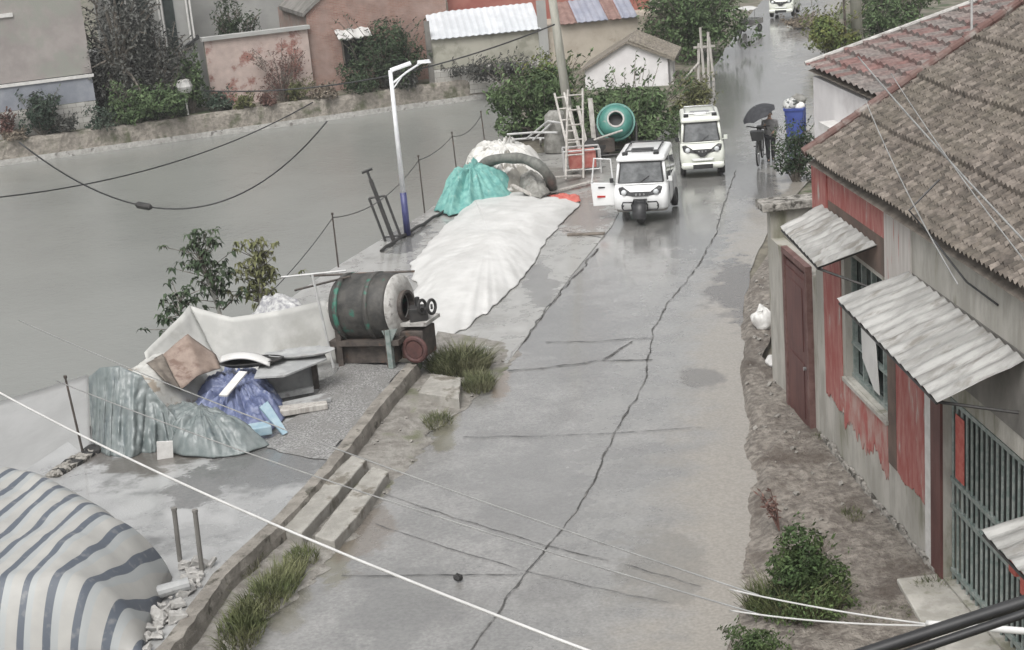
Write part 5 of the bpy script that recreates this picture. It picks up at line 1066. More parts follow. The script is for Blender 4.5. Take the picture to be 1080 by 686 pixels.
# long white sheet over the drying heap by the road
drape('ground_sheet', 'long white sheet spread over a low heap between the pond and the road', 'sheet',
      [(497, 206), (530, 200), (560, 203), (606, 209), (612, 216), (596, 232), (578, 252), (560, 282), (546, 300), (520, 324), (497, 343), (475, 354), (440, 352), (432, 330), (440, 300), (432, 280), (447, 262), (478, 232)], .05,
      lambda v, p: .42*max(0, 1-v**2.2)+.035*math.sin(p.x*2.2+p.y*1.6+2*nz(p.x, p.y, 0, .6))*(1-v), whitet, 36, 160, fold=.028, fs=1.4, seed=1)
p = at(595, 213, .08); drape('red_cloth', 'bright red cloth lying at the upper corner of the long white sheet', 'cloth', [(576, 207), (595, 205), (611, 207), (613, 213), (596, 216), (578, 215)], .09, lambda v, p: .09*(1-v*v), redcloth, 10, 50, fold=.05, fs=5, seed=4)
# pile of sheets with hose
pile = at(530, 200, .05)
drape('sheet_pile', 'dirty white sheet heaped over the rear of the pile with grey folds', 'sheet', [(482, 206), (487, 186), (505, 168), (540, 160), (575, 175), (583, 192), (572, 203), (545, 206), (520, 212)], .05, lambda v, p: .95*(1-v**2.4)+.08*nz(p.x, p.y, 0, 2.2), M('dirty_sheet', (.50, .49, .46), (.62, .61, .585), scale=2, rough=.6, bump=.5, bscale=6, c3=(.20, .19, .165), s3=1.6, lo3=.52, hi3=.6), 28, 140, fold=.10, fs=1.9, seed=5, pleat=.5, pk=3.2)
drape('teal_net', 'teal green net draped over the front left of the sheet pile', 'net', [(457, 223), (466, 212), (484, 196), (500, 186), (528, 190), (545, 202), (540, 212), (515, 219), (490, 226), (474, 229)], .05, lambda v, p: .85*(1-v**2.2)+.07*nz(p.x, p.y, 2, 2.4), teal, 26, 130, fold=.07, fs=3.0, seed=6, pleat=.35, pk=4.0)
drape('grey_sheet', 'rumpled grey sheet lying between the teal net and the hose', 'sheet', [(545, 190), (556, 184), (572, 192), (580, 203), (570, 209), (553, 206)], .25, lambda v, p: .35*(1-v**2), greycloth, 14, 70, fold=.14, fs=3.0, seed=8)
mb = MB(); hp = [at(505, 182, .55), at(510, 172, .95), at(528, 167, 1.1), at(552, 167, 1.15), at(570, 175, 1.0), at(580, 188, .6), at(583, 200, .12)]
hp = [poly_at(hp, i/24) for i in range(25)]; hp = [(hp[max(0, i-1)]+hp[i]*2+hp[min(24, i+1)])/4 for i in range(25)]
tag(mb.tube(hp, [.15+.014*math.sin(i*1.3) for i in range(25)], 10) and mb.build('hose', hosem, smooth=True), 'thick grey hose bent in an arch over the sheet pile', 'hose')
r = random.Random(12)
for i, (a_, b_, lb) in enumerate([((540, 196, .5), (576, 214, .08), 'long thin grey plank sticking out of the pile to the right'), ((556, 190, .4), (612, 186, .1), 'grey plank lying behind the pile toward the red box'), ((580, 204, .1), (626, 192, .1), 'pale curved batten on the ground before the red box')]):
    p, q = at(*a_), at(*b_); d = q-p; mb = MB(); s_ = d.cross(Vector((0, 0, 1))).normalized(); mb.obox(p-s_*.07, d, s_*.14, (0, 0, .04)); tag(mb.build('plank', wood, origin=p), lb, 'plank', 'planks around the pile')
# utility pole and the things leaning on it
up_ = at(606, 166, .03); ht = 8.4
mb = MB(); topv = up_+Vector((-.55, .1, ht)); mb.cone(up_, topv, .15, .11, 14); 
t = thing('utility_pole', 'pale concrete utility pole with ladders leaning on it', 'pole', tuple(up_)); mb.build('pole', poleconc, t, smooth=True)
def ladder(label, base, top, w_, n, m_, side=(1, 0, 0)):
    base, top = Vector(base), Vector(top); s_ = Vector(side).normalized()*w_/2; d = top-base
    t = thing('ladder', label, 'ladder', tuple(base), 0, 'ladders leaning on the utility pole')
    for k in (-1, 1): mb = MB(); mb.cyl(base+s_*k, top+s_*k*.85, .035, 6); mb.build('rail', m_, t)
    for i in range(n): q = base+d*((i+.6)/(n)); mb = MB(); mb.cyl(q-s_*1.02, q+s_*1.02, .026, 6); mb.build('rung', m_, t)
lb_ = at(606, 189, .05); ladder('pale wooden ladder leaning in front of the utility pole', lb_, lb_+Vector((.28, 1.4, height_at(lb_+Vector((.28, 1.4, 0)), 96))), .52, 6, wood)
lb_ = at(611, 182, .05); ladder('narrow older ladder behind the first ladder', lb_, lb_+Vector((-.35, 1.6, height_at(lb_+Vector((-.35, 1.6, 0)), 100))), .34, 7, M('old_ladder', (.38, .36, .33), (.5, .48, .45), scale=5, rough=.8))
for i, (bx, by_, tx, ty, w_, lb, m_) in enumerate([(628, 163, 625, 104, .15, 'tall pale post standing just left of the green drum', wood), (614, 168, 600, 100, .12, 'pale board leaning left against the utility pole', wood), (622, 168, 612, 112, .10, 'thin pale stick leaning beside the ladder', wood), (638, 140, 656, 98, .06, 'thin grey stick poking up left of the green drum', darkwood)]):
    b_ = at(bx, by_, .05); tp = at(tx, by_-6, .05); tp = Vector((tp.x, b_.y+.5, 0)); h_ = height_at(tp, ty); mb = MB(); tp.z = h_; d = (tp-b_); s_ = Vector((1, 0, 0)); mb.obox(b_-s_*w_/2, s_*w_, Vector((0, .05, 0)), d); tag(mb.build('board', m_, origin=b_), lb, 'board', 'boards and sticks around the utility pole')
# red crate and dark roll
rb_ = at(612, 184, .05); t = thing('red_cart', 'faded red box cart with a pale pipe frame beside the ladders', 'cart', tuple(rb_))
mb = MB(); mb.box((.10, .25, .42), (.80, .55, .50)); mb.build('box', redmetal, t, local=True, bevel=.02)
mb = MB(); mb.tube([(-.45, -.08, .72), (.62, -.08, .72), (.62, .6, .72), (-.45, .6, .72)], .028, 6, True)
for x in (-.45, .62):
    for y in (-.08, .6): mb.cyl((x, y, 0), (x, y, .72), .025, 6)
mb.cyl((-.45, -.08, .14), (.62, -.08, .14), .022, 6); mb.build('frame', galv, t, local=True)
p = at(587, 160, .05); mb = MB(); mb.lathe(p, (0.05, .02, 1), [(0, .36), (.2, .40), (.7, .36), (1.15, .33), (1.3, .22), (1.32, 0)], 18)
mb.v = [v+Vector((nz(v.x, v.y, v.z, 3)*.08, nz(v.y, v.z, v.x, 3)*.08, 0)) for v in mb.v]; tag(mb.build('sheet_roll', greycloth, smooth=True, origin=p), 'upright roll of dark grey sheeting left of the utility pole', 'roll')
# pipe frames left of the pole
p = at(560, 152, .05); t = thing('scaffold_frame', 'pale welded pipe frame lying behind the pile by the pond', 'frame', tuple(p))
mb = MB()
def pf(*pts): mb.tube([at(*q)-p for q in pts], .035, 6)
mb = MB(); pf((535, 148, .35), (560, 146, .4), (588, 146, .45)); pf((535, 142, .75), (562, 140, .8), (588, 140, .8)); mb.build('long_rail', galv, t, local=True)
mb = MB(); pf((556, 146, .5), (578, 128, 1.1)); pf((562, 148, .5), (584, 128, 1.1)); pf((578, 128, 1.1), (592, 130, 1.1)); mb.build('brace', galv, t, local=True)
mb = MB(); mb.obox(at(537, 146, .05)-p, Vector((1.3, .2, 0)), Vector((0, .3, 0)), (0, 0, .45)); mb.build('dark_box', iron, t, local=True)
mb = MB(); pf((541, 152, .03), (541, 148, .6)); pf((570, 152, .03), (570, 147, .8)); mb.build('leg', galv, t, local=True)
# small green mixer
gm = at(652, 164, .04); t = thing('green_mixer', 'small cement mixer with a green drum facing the road behind the white three-wheeler', 'cement mixer', tuple(gm))
dc = Vector((0, .1, 1.02)); da = Vector((-.06, -.86, .44)).normalized()
mb = MB(); mb.lathe(dc, da, [(-.75, .0), (-.75, .30), (-.35, .52), (.0, .54), (.22, .50), (.30, .40), (.36, .25), (.33, .22), (.2, .22)], 28); drm = mb.build('drum', green, t, local=True, smooth=True)
mb = MB(); mb.lathe(dc, da, [(.31, .27), (.37, .27), (.37, .22), (.31, .22), (.31, .27)], 24); mb.build('mouth_ring', cement, drm, local=True)
mb = MB(); mb.lathe(dc, da, [(.1, .0), (.1, .215)], 20); mb.build('mouth', dark, drm, local=True)
mb = MB(); mb.lathe(dc, da, [(-.04, .545), (-.04, .60), (.06, .60), (.06, .545)], 28); mb.build('gear_ring', green, drm, local=True)
mb = MB()
for sx in (-1, 1): mb.tube([(sx*.55, .35, 0), (sx*.62, .15, .95)], .04, 7); mb.tube([(sx*.55, -.35, 0), (sx*.62, .1, .95)], .04, 7)
mb.cyl((-.55, -.35, .1), (.55, -.35, .1), .035, 6); mb.cyl((-.55, .35, .1), (.55, .35, .1), .035, 6); mb.cyl((-.62, .1, .95), (-.5, .1, 1.0), .05, 6); mb.cyl((.62, .1, .95), (.5, .1, 1.0), .05, 6); mb.build('frame', iron, t, local=True)
mb = MB(); mb.box((-.35, -.1, .38), (.5, .4, .45)); mb.build('engine', rust, t, local=True, bevel=.04)
mb = MB(); mb.cyl((-.75, -.4, .62), (.15, -.45, .85), .035, 6); mb.build('chute_pole', wood, t, local=True)
sack('dark lumpy sack at the foot of the green drum', at(632, 166, .05), .45, .3, .55, rubber, 7)
# wooden stand at the far left roadside
ws_ = at(746, 86, .02); t = thing('wooden_stand', 'pale wooden stand of upright stakes at the roadside near the green tree', 'stand', tuple(ws_))
for i, (x, h_, l) in enumerate([(-.35, 1.5, .1), (-.12, 2.1, -.05), (.05, 1.9, .08), (.25, 1.7, -.1)]): mb = MB(); mb.cyl((x, 0, 0), (x+l, .1, h_), .055, 6); mb.build('stake', wood, t, local=True)
mb = MB(); mb.box((-.05, .06, 1.35), (.85, .06, .08)); mb.build('crossbar', wood, t, local=True)
mb = MB(); mb.cyl((-1.0, -.1, .1), (-.3, 0, .75), .05, 6); mb.build('side_brace', wood, t, local=True)
# roadside pole right far
rp_ = at(905, 58, 0); t = thing('roadside_pole', 'concrete pole rising beside the tiles with a thin pole next to it', 'pole', tuple(rp_))
mb = MB(); mb.cone((0, 0, 0), (-.25, 0, 9), .24, .18, 14); mb.build('pole', poleconc, t, local=True, smooth=True)
mb = MB(); mb.cyl((-.5, -.1, 0), (-.75, -.1, 9), .05, 7); mb.build('thin_pole', rust, t, local=True)
# ------------------------------------------------------------------ big mixer on the platform
bm_ = at(402, 383, PZ); t = thing('big_mixer', 'large old cement mixer with a dark drum and crusted round end on the platform', 'cement mixer', tuple(bm_))
ma = Vector((.90, -.40, .06)).normalized(); side = Vector((ma.y, -ma.x, 0)).normalized(); mc = Vector((-.05, .25, 1.06)); mr_ = .62
mb = MB(); mb.lathe(mc, ma, [(-.78, 0), (-.78, .36), (-.66, .56), (-.55, mr_), (-.2, mr_+.02), (.25, mr_+.02), (.5, mr_), (.55, mr_-.04), (.55, .5)], 36); drm = mb.build('drum', drumm, t, local=True, smooth=True)
for h_ in (-.52, .12):
    mb = MB(); mb.lathe(mc, ma, [(h_, mr_), (h_, mr_+.045), (h_+.09, mr_+.045), (h_+.09, mr_)], 36); mb.build('hoop', M('green_hoop', (.05, .048, .044), (.075, .07, .064), scale=4, rough=.6, c3=(.035, .14, .10), s3=2.4, lo3=.53, hi3=.60), drm, local=True, smooth=True)
mb = MB(); mb.lathe(mc, ma, [(.551, .60), (.60, .58), (.66, .46), (.68, .30), (.66, .26), (.60, .26)], 32); ec = mb.build('end_plate', cement, drm, local=True, smooth=True)
mb = MB(); mb.lathe(mc, ma, [(.50, 0), (.50, .28)], 24); mb.build('mouth', dark, drm, local=True)
mb = MB(); mb.lathe(mc+side*.02, ma, [(.64, .30), (.76, .30), (.76, .25), (.64, .25)], 24); mb.build('mouth_ring', rust, drm, local=True)
mb = MB(); mb.lathe(mc, ma, [(-.95, .0), (-.95, .14), (-.78, .16)], 14); mb.build('rear_hub', cement, drm, local=True)
mb = MB()
for h_ in (-.55, .50):
    for k in (-1, 1):
        a_ = mc+ma*h_+side*k*.50; mb.obox(a_+Vector((-.05, -.05, -mc.z)), (.10, 0, 0), (0, .10, 0), (0, 0, mc.z-.30))
mb.obox(mc+ma*-.75+side*-.55+Vector((0, 0, -.62)), ma*1.5, side*1.1, (0, 0, .10)); mb.obox(mc+ma*-.72+side*-.50+Vector((0, 0, -1.0)), ma*1.3, side*.9, (0, 0, .38)); mb.build('frame', rust, t, local=True)
mb = MB(); mb.obox(mc+ma*.50+side*.48+Vector((0, 0, -1.06)), ma*.10, side*.10, (0, 0, .75)); mb.prism([mc+ma*.42+side*.50+Vector((0, 0, -.32)), mc+ma*.75+side*.50+Vector((0, 0, -.30)), mc+ma*.56+side*.50+Vector((0, 0, -.62))], side*.05); mb.build('front_leg', greenpaint, t, local=True)
mb = MB(); mb.obox(mc+ma*.60+side*-.35+Vector((0, 0, -.34)), ma*.62, side*.62, (.0, 0, .07)); mb.build('discharge_tray', cement, t, local=True)
mb = MB(); mb.box(mc+ma*.98+side*.05+Vector((0, 0, -.16)), (.34, .30, .30)); mb.cyl(mc+ma*.95+Vector((0, 0, -.02)), mc+ma*.95+Vector((0, 0, .16)), .05, 8); mb.build('engine', iron, t, local=True, bevel=.03)
for k in (0, .20):
    mb = MB(); mb.torus(mc+ma*(1.05+k)+Vector((0, -.2, .02)), (1, -.6, .1), .13, .03, 18, 7); mb.cyl(mc+ma*(1.05+k)+Vector((-.02, -.2, .02)), mc+ma*(1.05+k)+Vector((.02, -.2, .02)), .05, 8); mb.build('flywheel', iron, t, local=True)
mb = MB(); mb.torus(mc+ma*.95+side*.30+Vector((0, 0, -.78)), side, .22, .05, 22, 8); mb.cyl(mc+ma*.95+side*.27+Vector((0, 0, -.78)), mc+ma*.95+side*.33+Vector((0, 0, -.78)), .17, 16); tw = mb.build('tow_wheel', M('dull_red_wheel', (.06, .028, .026), (.10, .045, .04), scale=6, rough=.7), t, local=True)
mb = MB(); mb.obox(mc+ma*.62+side*-.3+Vector((0, 0, -.98)), ma*.5, side*.55, (0, 0, .55)); mb.build('engine_box', rust, t, local=True, bevel=.03)
mb = MB(); mb.cyl(mc+ma*-1.5+side*.3+Vector((0, 0, .45)), mc+ma*-.3+side*.2+Vector((0, 0, .66)), .022, 6); mb.cyl(mc+ma*-1.35+side*-.1+Vector((0, 0, .62)), mc+ma*.8+side*-.3+Vector((0, 0, .58)), .022, 6); mb.build('lever_rod', rust, t, local=True)
# ------------------------------------------------------------------ curved white board, tray table, cardboard, sheets
def sheet3(mb, top, bot, nu, nv, fold=0.0, fs=2.0, seed=0, pleat=0.0):
    T = [Vector(p) for p in top]; B = [Vector(p) for p in bot]
    def f(u, v):
        p = poly_at(T, u).lerp(poly_at(B, u), v); k = fold*(nz(p.x, p.y, p.z+seed, fs)+1.6*(abs(nz(p.x+p.y*.5, seed*3, p.z*.5, fs*1.6))-.2)+.8*(abs(nz(p.x, p.y, p.z+seed, fs*3))-.2))
        pl_ = pleat*((abs(nz(u*9+seed, .5*v, 1, 1.0))-.2)+.5*(abs(nz(u*22+seed, .9*v, 5, 1.0))-.2))*min(1, .15+v*1.4)
        return p+Vector((k*.6+pl_*.4, -k-pl_, k*.3))
    mb.grid(f, nu, nv)
def upz(px, pyb, pyt, z=PZ, back=0.0):
    b_ = at(px, pyb, z)+Vector((0, back, 0)); return Vector((b_.x, b_.y, height_at(b_, pyt)))
bot = [at(262, 392, PZ), at(300, 392, PZ), at(340, 385, PZ), at(367, 380, PZ)]; bot = [at(222, 402, PZ)+Vector((0, .2, 0)), at(262, 396, PZ), at(310, 392, PZ), at(367, 380, PZ)]
top = [upz(207, 402, 323, PZ, .5), upz(250, 396, 335, PZ, .25), upz(300, 392, 328, PZ, .2), upz(352, 380, 316, PZ, .2)]
mb = MB(); sheet3(mb, top, bot, 30, 10, .02, 1.5, 1); tag(mb.build('curved_board', board, smooth=True, solid=.02, origin=bot[0]), 'curved pale board standing on edge left of the big mixer', 'board')
pb_ = at(366, 384, PZ)+Vector((-.25, -.12, 0)); pt_ = upz(342, 384, 292, PZ, -.05)
mb = MB(); mb.cyl(at(352, 388, PZ), upz(341, 388, 290, PZ, .1), .025, 7); q = upz(341, 388, 290, PZ, .1); mb.cyl(q+Vector((-.6, .1, -.02)), q+Vector((.65, -.1, .05)), .02, 6); tag(mb.build('tee_post', galv, origin=at(352, 388, PZ)), 'thin grey tee-topped post in front of the curved pale board', 'post')
top = [upz(206, 402, 322, PZ, .5), upz(180, 420, 345, PZ, .8), upz(150, 440, 372, PZ, .9)]; bot2 = [at(236, 400, PZ)+Vector((0, .1, 0)), at(200, 418, PZ)+Vector((0, .3, 0)), at(160, 440, PZ)+Vector((0, .5, 0))]
mb = MB(); sheet3(mb, top, bot2, 16, 10, .05, 2, 3); tag(mb.build('side_board', board, smooth=True, solid=.015, origin=bot2[0]), 'pale sheet folded down to a point at the left end of the curved board', 'sheet')
# plants behind the board
pp = upz(240, 402, 330, PZ, 1.5); bp = Vector((pp.x, pp.y, -.1))
def bigleaf(label, base, h, n, size, mat_, seed, wx, trunk_lean, group='plants behind the curved board'):
    r = random.Random(seed); base = Vector(base); t = thing('plant', label, 'plant', tuple(base), 0, group); mb = MB(); tops = []
    tl = Vector(trunk_lean); mb.tube([(0, 0, 0), tl*.5+Vector((0, 0, h*.45)), tl+Vector((0, 0, h*.8))], [.05, .04, .02], 7); mb.build('stem', paletrunk, t, local=True)
    mb = MB(); lf = MB()
    for k in range(n):
        f = r.uniform(.15, 1.0); c = tl*f+Vector((r.gauss(0, wx), r.gauss(0, wx*.6), h*(.25+.72*f)+r.gauss(0, .08))); s0 = tl*f*.9+Vector((0, 0, h*(.2+.6*f))); mb.tube([s0, c], [.012, .006], 4)
        for j in range(6):
            a_ = r.uniform(0, 6.28); d = Vector((math.cos(a_), math.sin(a_), r.uniform(-.7, .1))).normalized(); s_ = d.cross(Vector((0, 0, 1))).normalized(); L_ = size*r.uniform(.7, 1.3)
            lf.add([c, c+d*L_*.5+s_*L_*.22+Vector((0, 0, .04)), c+d*L_+Vector((0, 0, -.05)), c+d*L_*.5-s_*L_*.22+Vector((0, 0, .04))], [(0, 1, 2, 3)])
    lf.build('leaf_cluster', mat_, t, local=True); mb.build('twig', bark, t, local=True)
def pond_side(px, y): # a point just over the platform edge
    return Vector((at(px, 420, PZ).x, y, -.5))
b1_ = at(243, 362, -.3); bigleaf('tall big-leaved plant with a pale stem behind the curved board', b1_, height_at(b1_, 240)+.3, 90, .17, lf_dark, 2, .26, (-.45, 0, 0))
b2_ = at(275, 352, -.3); bigleaf('olive-green feathery plant to the right of the tall pale-stemmed plant', b2_, height_at(b2_, 252)+.3, 120, .14, lf_olive, 5, .30, (.25, 0, 0))
b3_ = at(196, 370, -.3); bigleaf('low dark plant behind the pointed end of the board', b3_, height_at(b3_, 298)+.3, 50, .17, lf_dark, 8, .30, (0, 0, 0))
c_ = at(300, 345, .2); drape('grey_heap', 'grey and white speckled sheet bundle behind the curved board', 'sheet', [(255, 345), (275, 330), (310, 330), (335, 338), (330, 348), (290, 352)], .35, lambda v, p: .55*(1-v*v), M('speckle_sheet', (.22, .22, .235), (.5, .5, .49), scale=9, rough=.7, bump=.4, bscale=9), 14, 60, fold=.10, fs=3, seed=14)
# tray table
tb = at(300, 418, PZ); t = thing('worktable', 'low grey table with a bent sheet-metal top before the curved board', 'table', tuple(tb))
def TB(px, py, z): return at(px, py, z)-tb
mb = MB(); mb.prism([TB(268, 400, PZ+.62), TB(300, 398, PZ+.62), TB(345, 380, PZ+.62), TB(338, 366, PZ+.66), TB(280, 374, PZ+.66)], (0, 0, .03)); mb.build('tabletop', greyboard, t, local=True)
mb = MB(); mb.obox(TB(283, 416, PZ+.02), TB(331, 408, PZ+.02)-TB(283, 416, PZ+.02), (0.05, .5, 0), (0, 0, .52)); mb.build('cabinet', greyboard, t, local=True, bevel=.01)
mb = MB(); mb.obox(TB(331, 411, PZ+.0), (.10, 0, 0), (0, .10, 0), (0, 0, .62)); mb.build('leg', rust, t, local=True)
mb = MB(); mb.obox(TB(278, 424, PZ+.06), TB(331, 414, PZ+.06)-TB(278, 424, PZ+.06), (0, .08, 0), (0, 0, .10)); mb.build('bottom_rail', greyboard, t, local=True)
q = at(318, 374, PZ+.72); mb = MB(); mb.loft([[q+Vector((math.cos(a)*.62*k, math.sin(a)*.26*k, z)) for a in [i*2*math.pi/28 for i in range(28)]] for k, z in ((.8, 0), (1, .05), (.97, .06), (.78, .015))]); tag(mb.build('basin', greyboard, smooth=True, origin=q), 'shallow oval grey basin lying on the worktable', 'basin')
q = at(258, 376, PZ+.85); mb = MB(); mb.grid(lambda u, v: q+Vector((lerp(-.42, .48, u), lerp(-.22, .30, v)-.1*u, .08*math.sin(u*3.1)+.05*math.sin(v*5)-.12*u*u)), 18, 10); tag(mb.build('white_cover', whitet, smooth=True, solid=.03, origin=q), 'crumpled white plastic cover on top of the dark tray', 'cover')
mb = MB(); q2 = at(270, 384, PZ+.70); mb.loft([[q2+Vector((math.cos(a)*.62*k-.1, math.sin(a)*.26*k, z)) for a in [i*2*math.pi/24 for i in range(24)]] for k, z in ((.7, 0), (1, .08), (.96, .09), (.68, .02))]); tag(mb.build('dark_tray', iron, smooth=True, origin=q2), 'dark oval tray under the white plastic cover', 'tray')
for i, (pts, lb, h_) in enumerate([([(298, 428), (345, 418), (350, 424), (300, 437)], 'flat grey board on the ground in front of the worktable', .07), ([(292, 434), (345, 428), (346, 432), (296, 440)], 'narrow grey plank on the ground at the front of the flat board', .10)]):
    mb = MB(); mb.prism([at(x, y, PZ+.05) for x, y in pts], (0, 0, h_)); tag(mb.build('floor_board', wood if i else greyboard, bevel=.01, origin=at(*pts[0], PZ)), lb, 'board')
# cardboard, blue tarp, pale boards
cb = [upz(176, 442, 376, PZ, .3), upz(203, 436, 352, PZ, .5), upz(232, 428, 374, PZ, .3)]; cbb = [upz(196, 446, 412, PZ, -.1), upz(215, 440, 396, PZ, 0), upz(238, 432, 388, PZ, .1)]
mb = MB(); sheet3(mb, cb, cbb, 14, 8, .05, 2, 2); tag(mb.build('cardboard', cardb, smooth=True, solid=.02, origin=cbb[0]), 'brown cardboard sheet bent over the top of the covered pile', 'cardboard')
cb = [upz(160, 446, 384, PZ, .3), upz(178, 442, 374, PZ, .3)]; cbb = [upz(182, 450, 402, PZ, -.1), upz(197, 447, 412, PZ, -.1)]
mb = MB(); sheet3(mb, cb, cbb, 8, 8, .06, 3, 6); tag(mb.build('cardboard_flap', darkwood, smooth=True, solid=.02, origin=cbb[0]), 'darker brown flap hanging left of the cardboard sheet', 'cardboard')
drape('blue_tarp', 'crumpled blue tarp heaped right of the cardboard', 'tarp', [(205, 450), (195, 430), (215, 410), (245, 396), (280, 398), (297, 420), (300, 442), (285, 455), (255, 458), (228, 456)], PZ+.02, lambda v, p: .50*(1-v**2.3)+.10*nz(p.x, p.y, 4, 2.2), bluet, 40, 170, fold=.10, fs=3.2, seed=21, pleat=.24, pk=4.2)
q = at(246, 405, PZ+.66); mb = MB(); mb.box(q, (.16, .75, .03), (.25, .05, R(-22))); tag(mb.build('white_plank', whitep, origin=q), 'small white plank lying on the blue tarp', 'plank')
q = at(288, 443, PZ+.28); mb = MB(); mb.prism([q+Vector((-.22, .05, .22)), q+Vector((-.08, .1, .30)), q+Vector((.22, -.1, -.22)), q+Vector((.14, -.12, -.25))], (.02, -.03, .02)); tag(mb.build('pale_board', paleblue, origin=q), 'pale blue pointed board leaning at the right end of the blue tarp', 'board')
q = at(262, 460, PZ+.1); mb = MB(); mb.box(q+Vector((0, .1, .05)), (.75, .3, .16), (0, 0, R(14))); tag(mb.build('pale_blue_box', paleblue, bevel=.02, origin=q), 'flat pale blue box at the lower edge of the blue tarp', 'box')
# green-grey sheet: domed end and low right part
tp = [upz(100, 470, 398, PZ, .3), upz(112, 474, 388, PZ, .45), upz(132, 476, 386, PZ, .5), upz(155, 474, 396, PZ, .4), upz(172, 472, 420, PZ, .2), upz(188, 472, 440, PZ, .1)]
bt = [at(98, 472, PZ), at(112, 481, PZ), at(135, 484, PZ), at(160, 476, PZ), at(178, 474, PZ), at(196, 478, PZ)]
mb = MB(); sheet3(mb, tp, bt, 110, 40, .04, 2.6, 11, .20); gs = mb.build('hanging_sheet', sheetg, smooth=True, solid=.01, origin=bt[0]); tag(gs, 'green-grey plastic sheet hanging from the arched end of the pile', 'sheet')
drape('low_sheet', 'green-grey plastic sheet trailing low to the right in front of the blue tarp', 'sheet', [(150, 472), (160, 448), (190, 438), (225, 446), (250, 456), (276, 462), (284, 470), (262, 478), (225, 484), (192, 482), (168, 474)], PZ+.01, lambda v, p: .42*(1-v**2.2)*(1.3-.12*(p.x+5)), sheetg, 30, 150, fold=.07, fs=2.4, seed=24, pleat=.14, pk=2.6)
drape('under_sheet', 'dirty pale sheet covering the back of the pile behind the cardboard', 'sheet', [(104, 462), (118, 436), (150, 420), (190, 404), (222, 402), (232, 420), (200, 446), (165, 466), (130, 474)], PZ+.02, lambda v, p: .95*(1-v**3), M('pale_dirty_sheet', (.36, .355, .33), (.47, .465, .44), scale=2.2, rough=.6, c3=(.25, .215, .175), s3=2, lo3=.53, hi3=.62), 20, 90, fold=.08, fs=2.2, seed=26)
q = at(174, 476, PZ+.12); mb = MB(); mb.box(q, (.26, .04, .34), (0, .1, .2)); tag(mb.build('white_tile', whitep, origin=q), 'small white slab standing at the foot of the green-grey sheet', 'slab')
# pale thin surface sloping over the pond bank
tp = [at(-20, 395, .5), at(40, 402, .4), at(92, 392, .55)]; tp = [at(-25, 432, .15), at(40, 412, .25), at(92, 396, .6)]; bt = [at(-25, 512, -.3), at(30, 500, .05), at(66, 500, .2), at(96, 474, .3)]
mb = MB(); sheet3(mb, tp, bt, 26, 12, .03, 1.2, 31); tag(mb.build('pale_slope', slopem, smooth=True, solid=.008, origin=bt[2]), 'pale smooth surface sloping down to the pond at the left', 'sheet')
# platform edge stones
r = random.Random(33)
for i in range(12):
    f = i/11; q = at(lerp(58, 98, f), lerp(503, 478, f), PZ-.02); mb = MB(); s_ = r.uniform(.08, .15)
    mb.grid(lambda u, v: q+Vector((math.cos(u*6.283)*math.sin(v*math.pi)*s_*1.3, math.sin(u*6.283)*math.sin(v*math.pi)*s_, s_*.6*math.cos(v*math.pi)+s_*.3))+Vector((nz(u*6, v*4, i, 1)*.04,)*3), 8, 5); tag(mb.build('edge_stone', rubber if i % 2 else stone, origin=q), 'dark broken stone in the row along the platform edge', 'stone', 'stones along the platform edge')
# ------------------------------------------------------------------ striped sheet heap
X0, X1, Y0, Y1 = -12.5, -4.78, 17.45, 22.8
def heap(u, v):
    y = lerp(Y0-.35*(1-u), Y1, v); xr = -4.93-.72*max(0, y-19.6)-.25*max(0, y-20.8); x = lerp(X0, xr, u)
    pf_ = math.sin(min(1, max(0, y-Y0+.35*(1-u))/.55)*math.pi/2)**.6; pb_ = math.sin(min(1, max(0, Y1-y)/1.3)*math.pi/2)**.6
    prof_x = math.sin(min(1, max(0, (xr-x)/1.1))*math.pi/2)**.7
    pr_ = pf_*pb_*prof_x
    h = 1.10*pr_*(1+.14*nz(x, y, 0, .8))+.035*nz(x, y, 1, 1.9)*prof_x*pf_+crease(x*.8, y*.45, 5, 1.4)*.07*pr_+crease(x*.5, y, 9, 3.1)*.03*pr_
    return Vector((x+.06*nz(x, y, 4, 1.1), y-.10*(1-pf_)+.10*nz(x, y, 2, 1.2)+.06*crease(x, 0, 3, 2.2), PZ+.02+max(0, h)))
def heap_uv(u, v):
    p = heap(u, v); return ((p.x-(.12+.28*max(0, u-.6))*(p.y-Y0)+.05*math.sin(v*7+u*9)+.025*nz(p.x, p.y, 7, 2.5)-.06*p.z)/.33, v)
mb = MB(); mb.grid(heap, 200, 170, heap_uv)
tag(mb.build('striped_sheet', stripem, smooth=True, solid=.01, origin=(X1, Y0, PZ)), 'big striped white and blue sheet covering a heap at the bottom left', 'sheet')
for i, (px, yb, yt, lb) in enumerate([(190, 592, 538, 'left one of two short grey posts by the striped sheet'), (213, 602, 540, 'right one of two short grey posts by the striped sheet')]):
    p = at(px, yb, PZ); h_ = height_at(p, yt)-PZ; mb = MB(); mb.cyl(p, p+Vector((.03, 0, h_)), .034, 10); mb.cyl(p+Vector((.03, 0, h_-.01)), p+Vector((.03, 0, h_+.03)), .042, 10); tag(mb.build('short_post', darkplaster, origin=p), lb, 'post', 'short posts by the striped sheet')
r = random.Random(44); rubm = M('broken_rubble', (.26, .25, .235), (.42, .41, .39), scale=6, rough=.85, bump=.5, bscale=18)
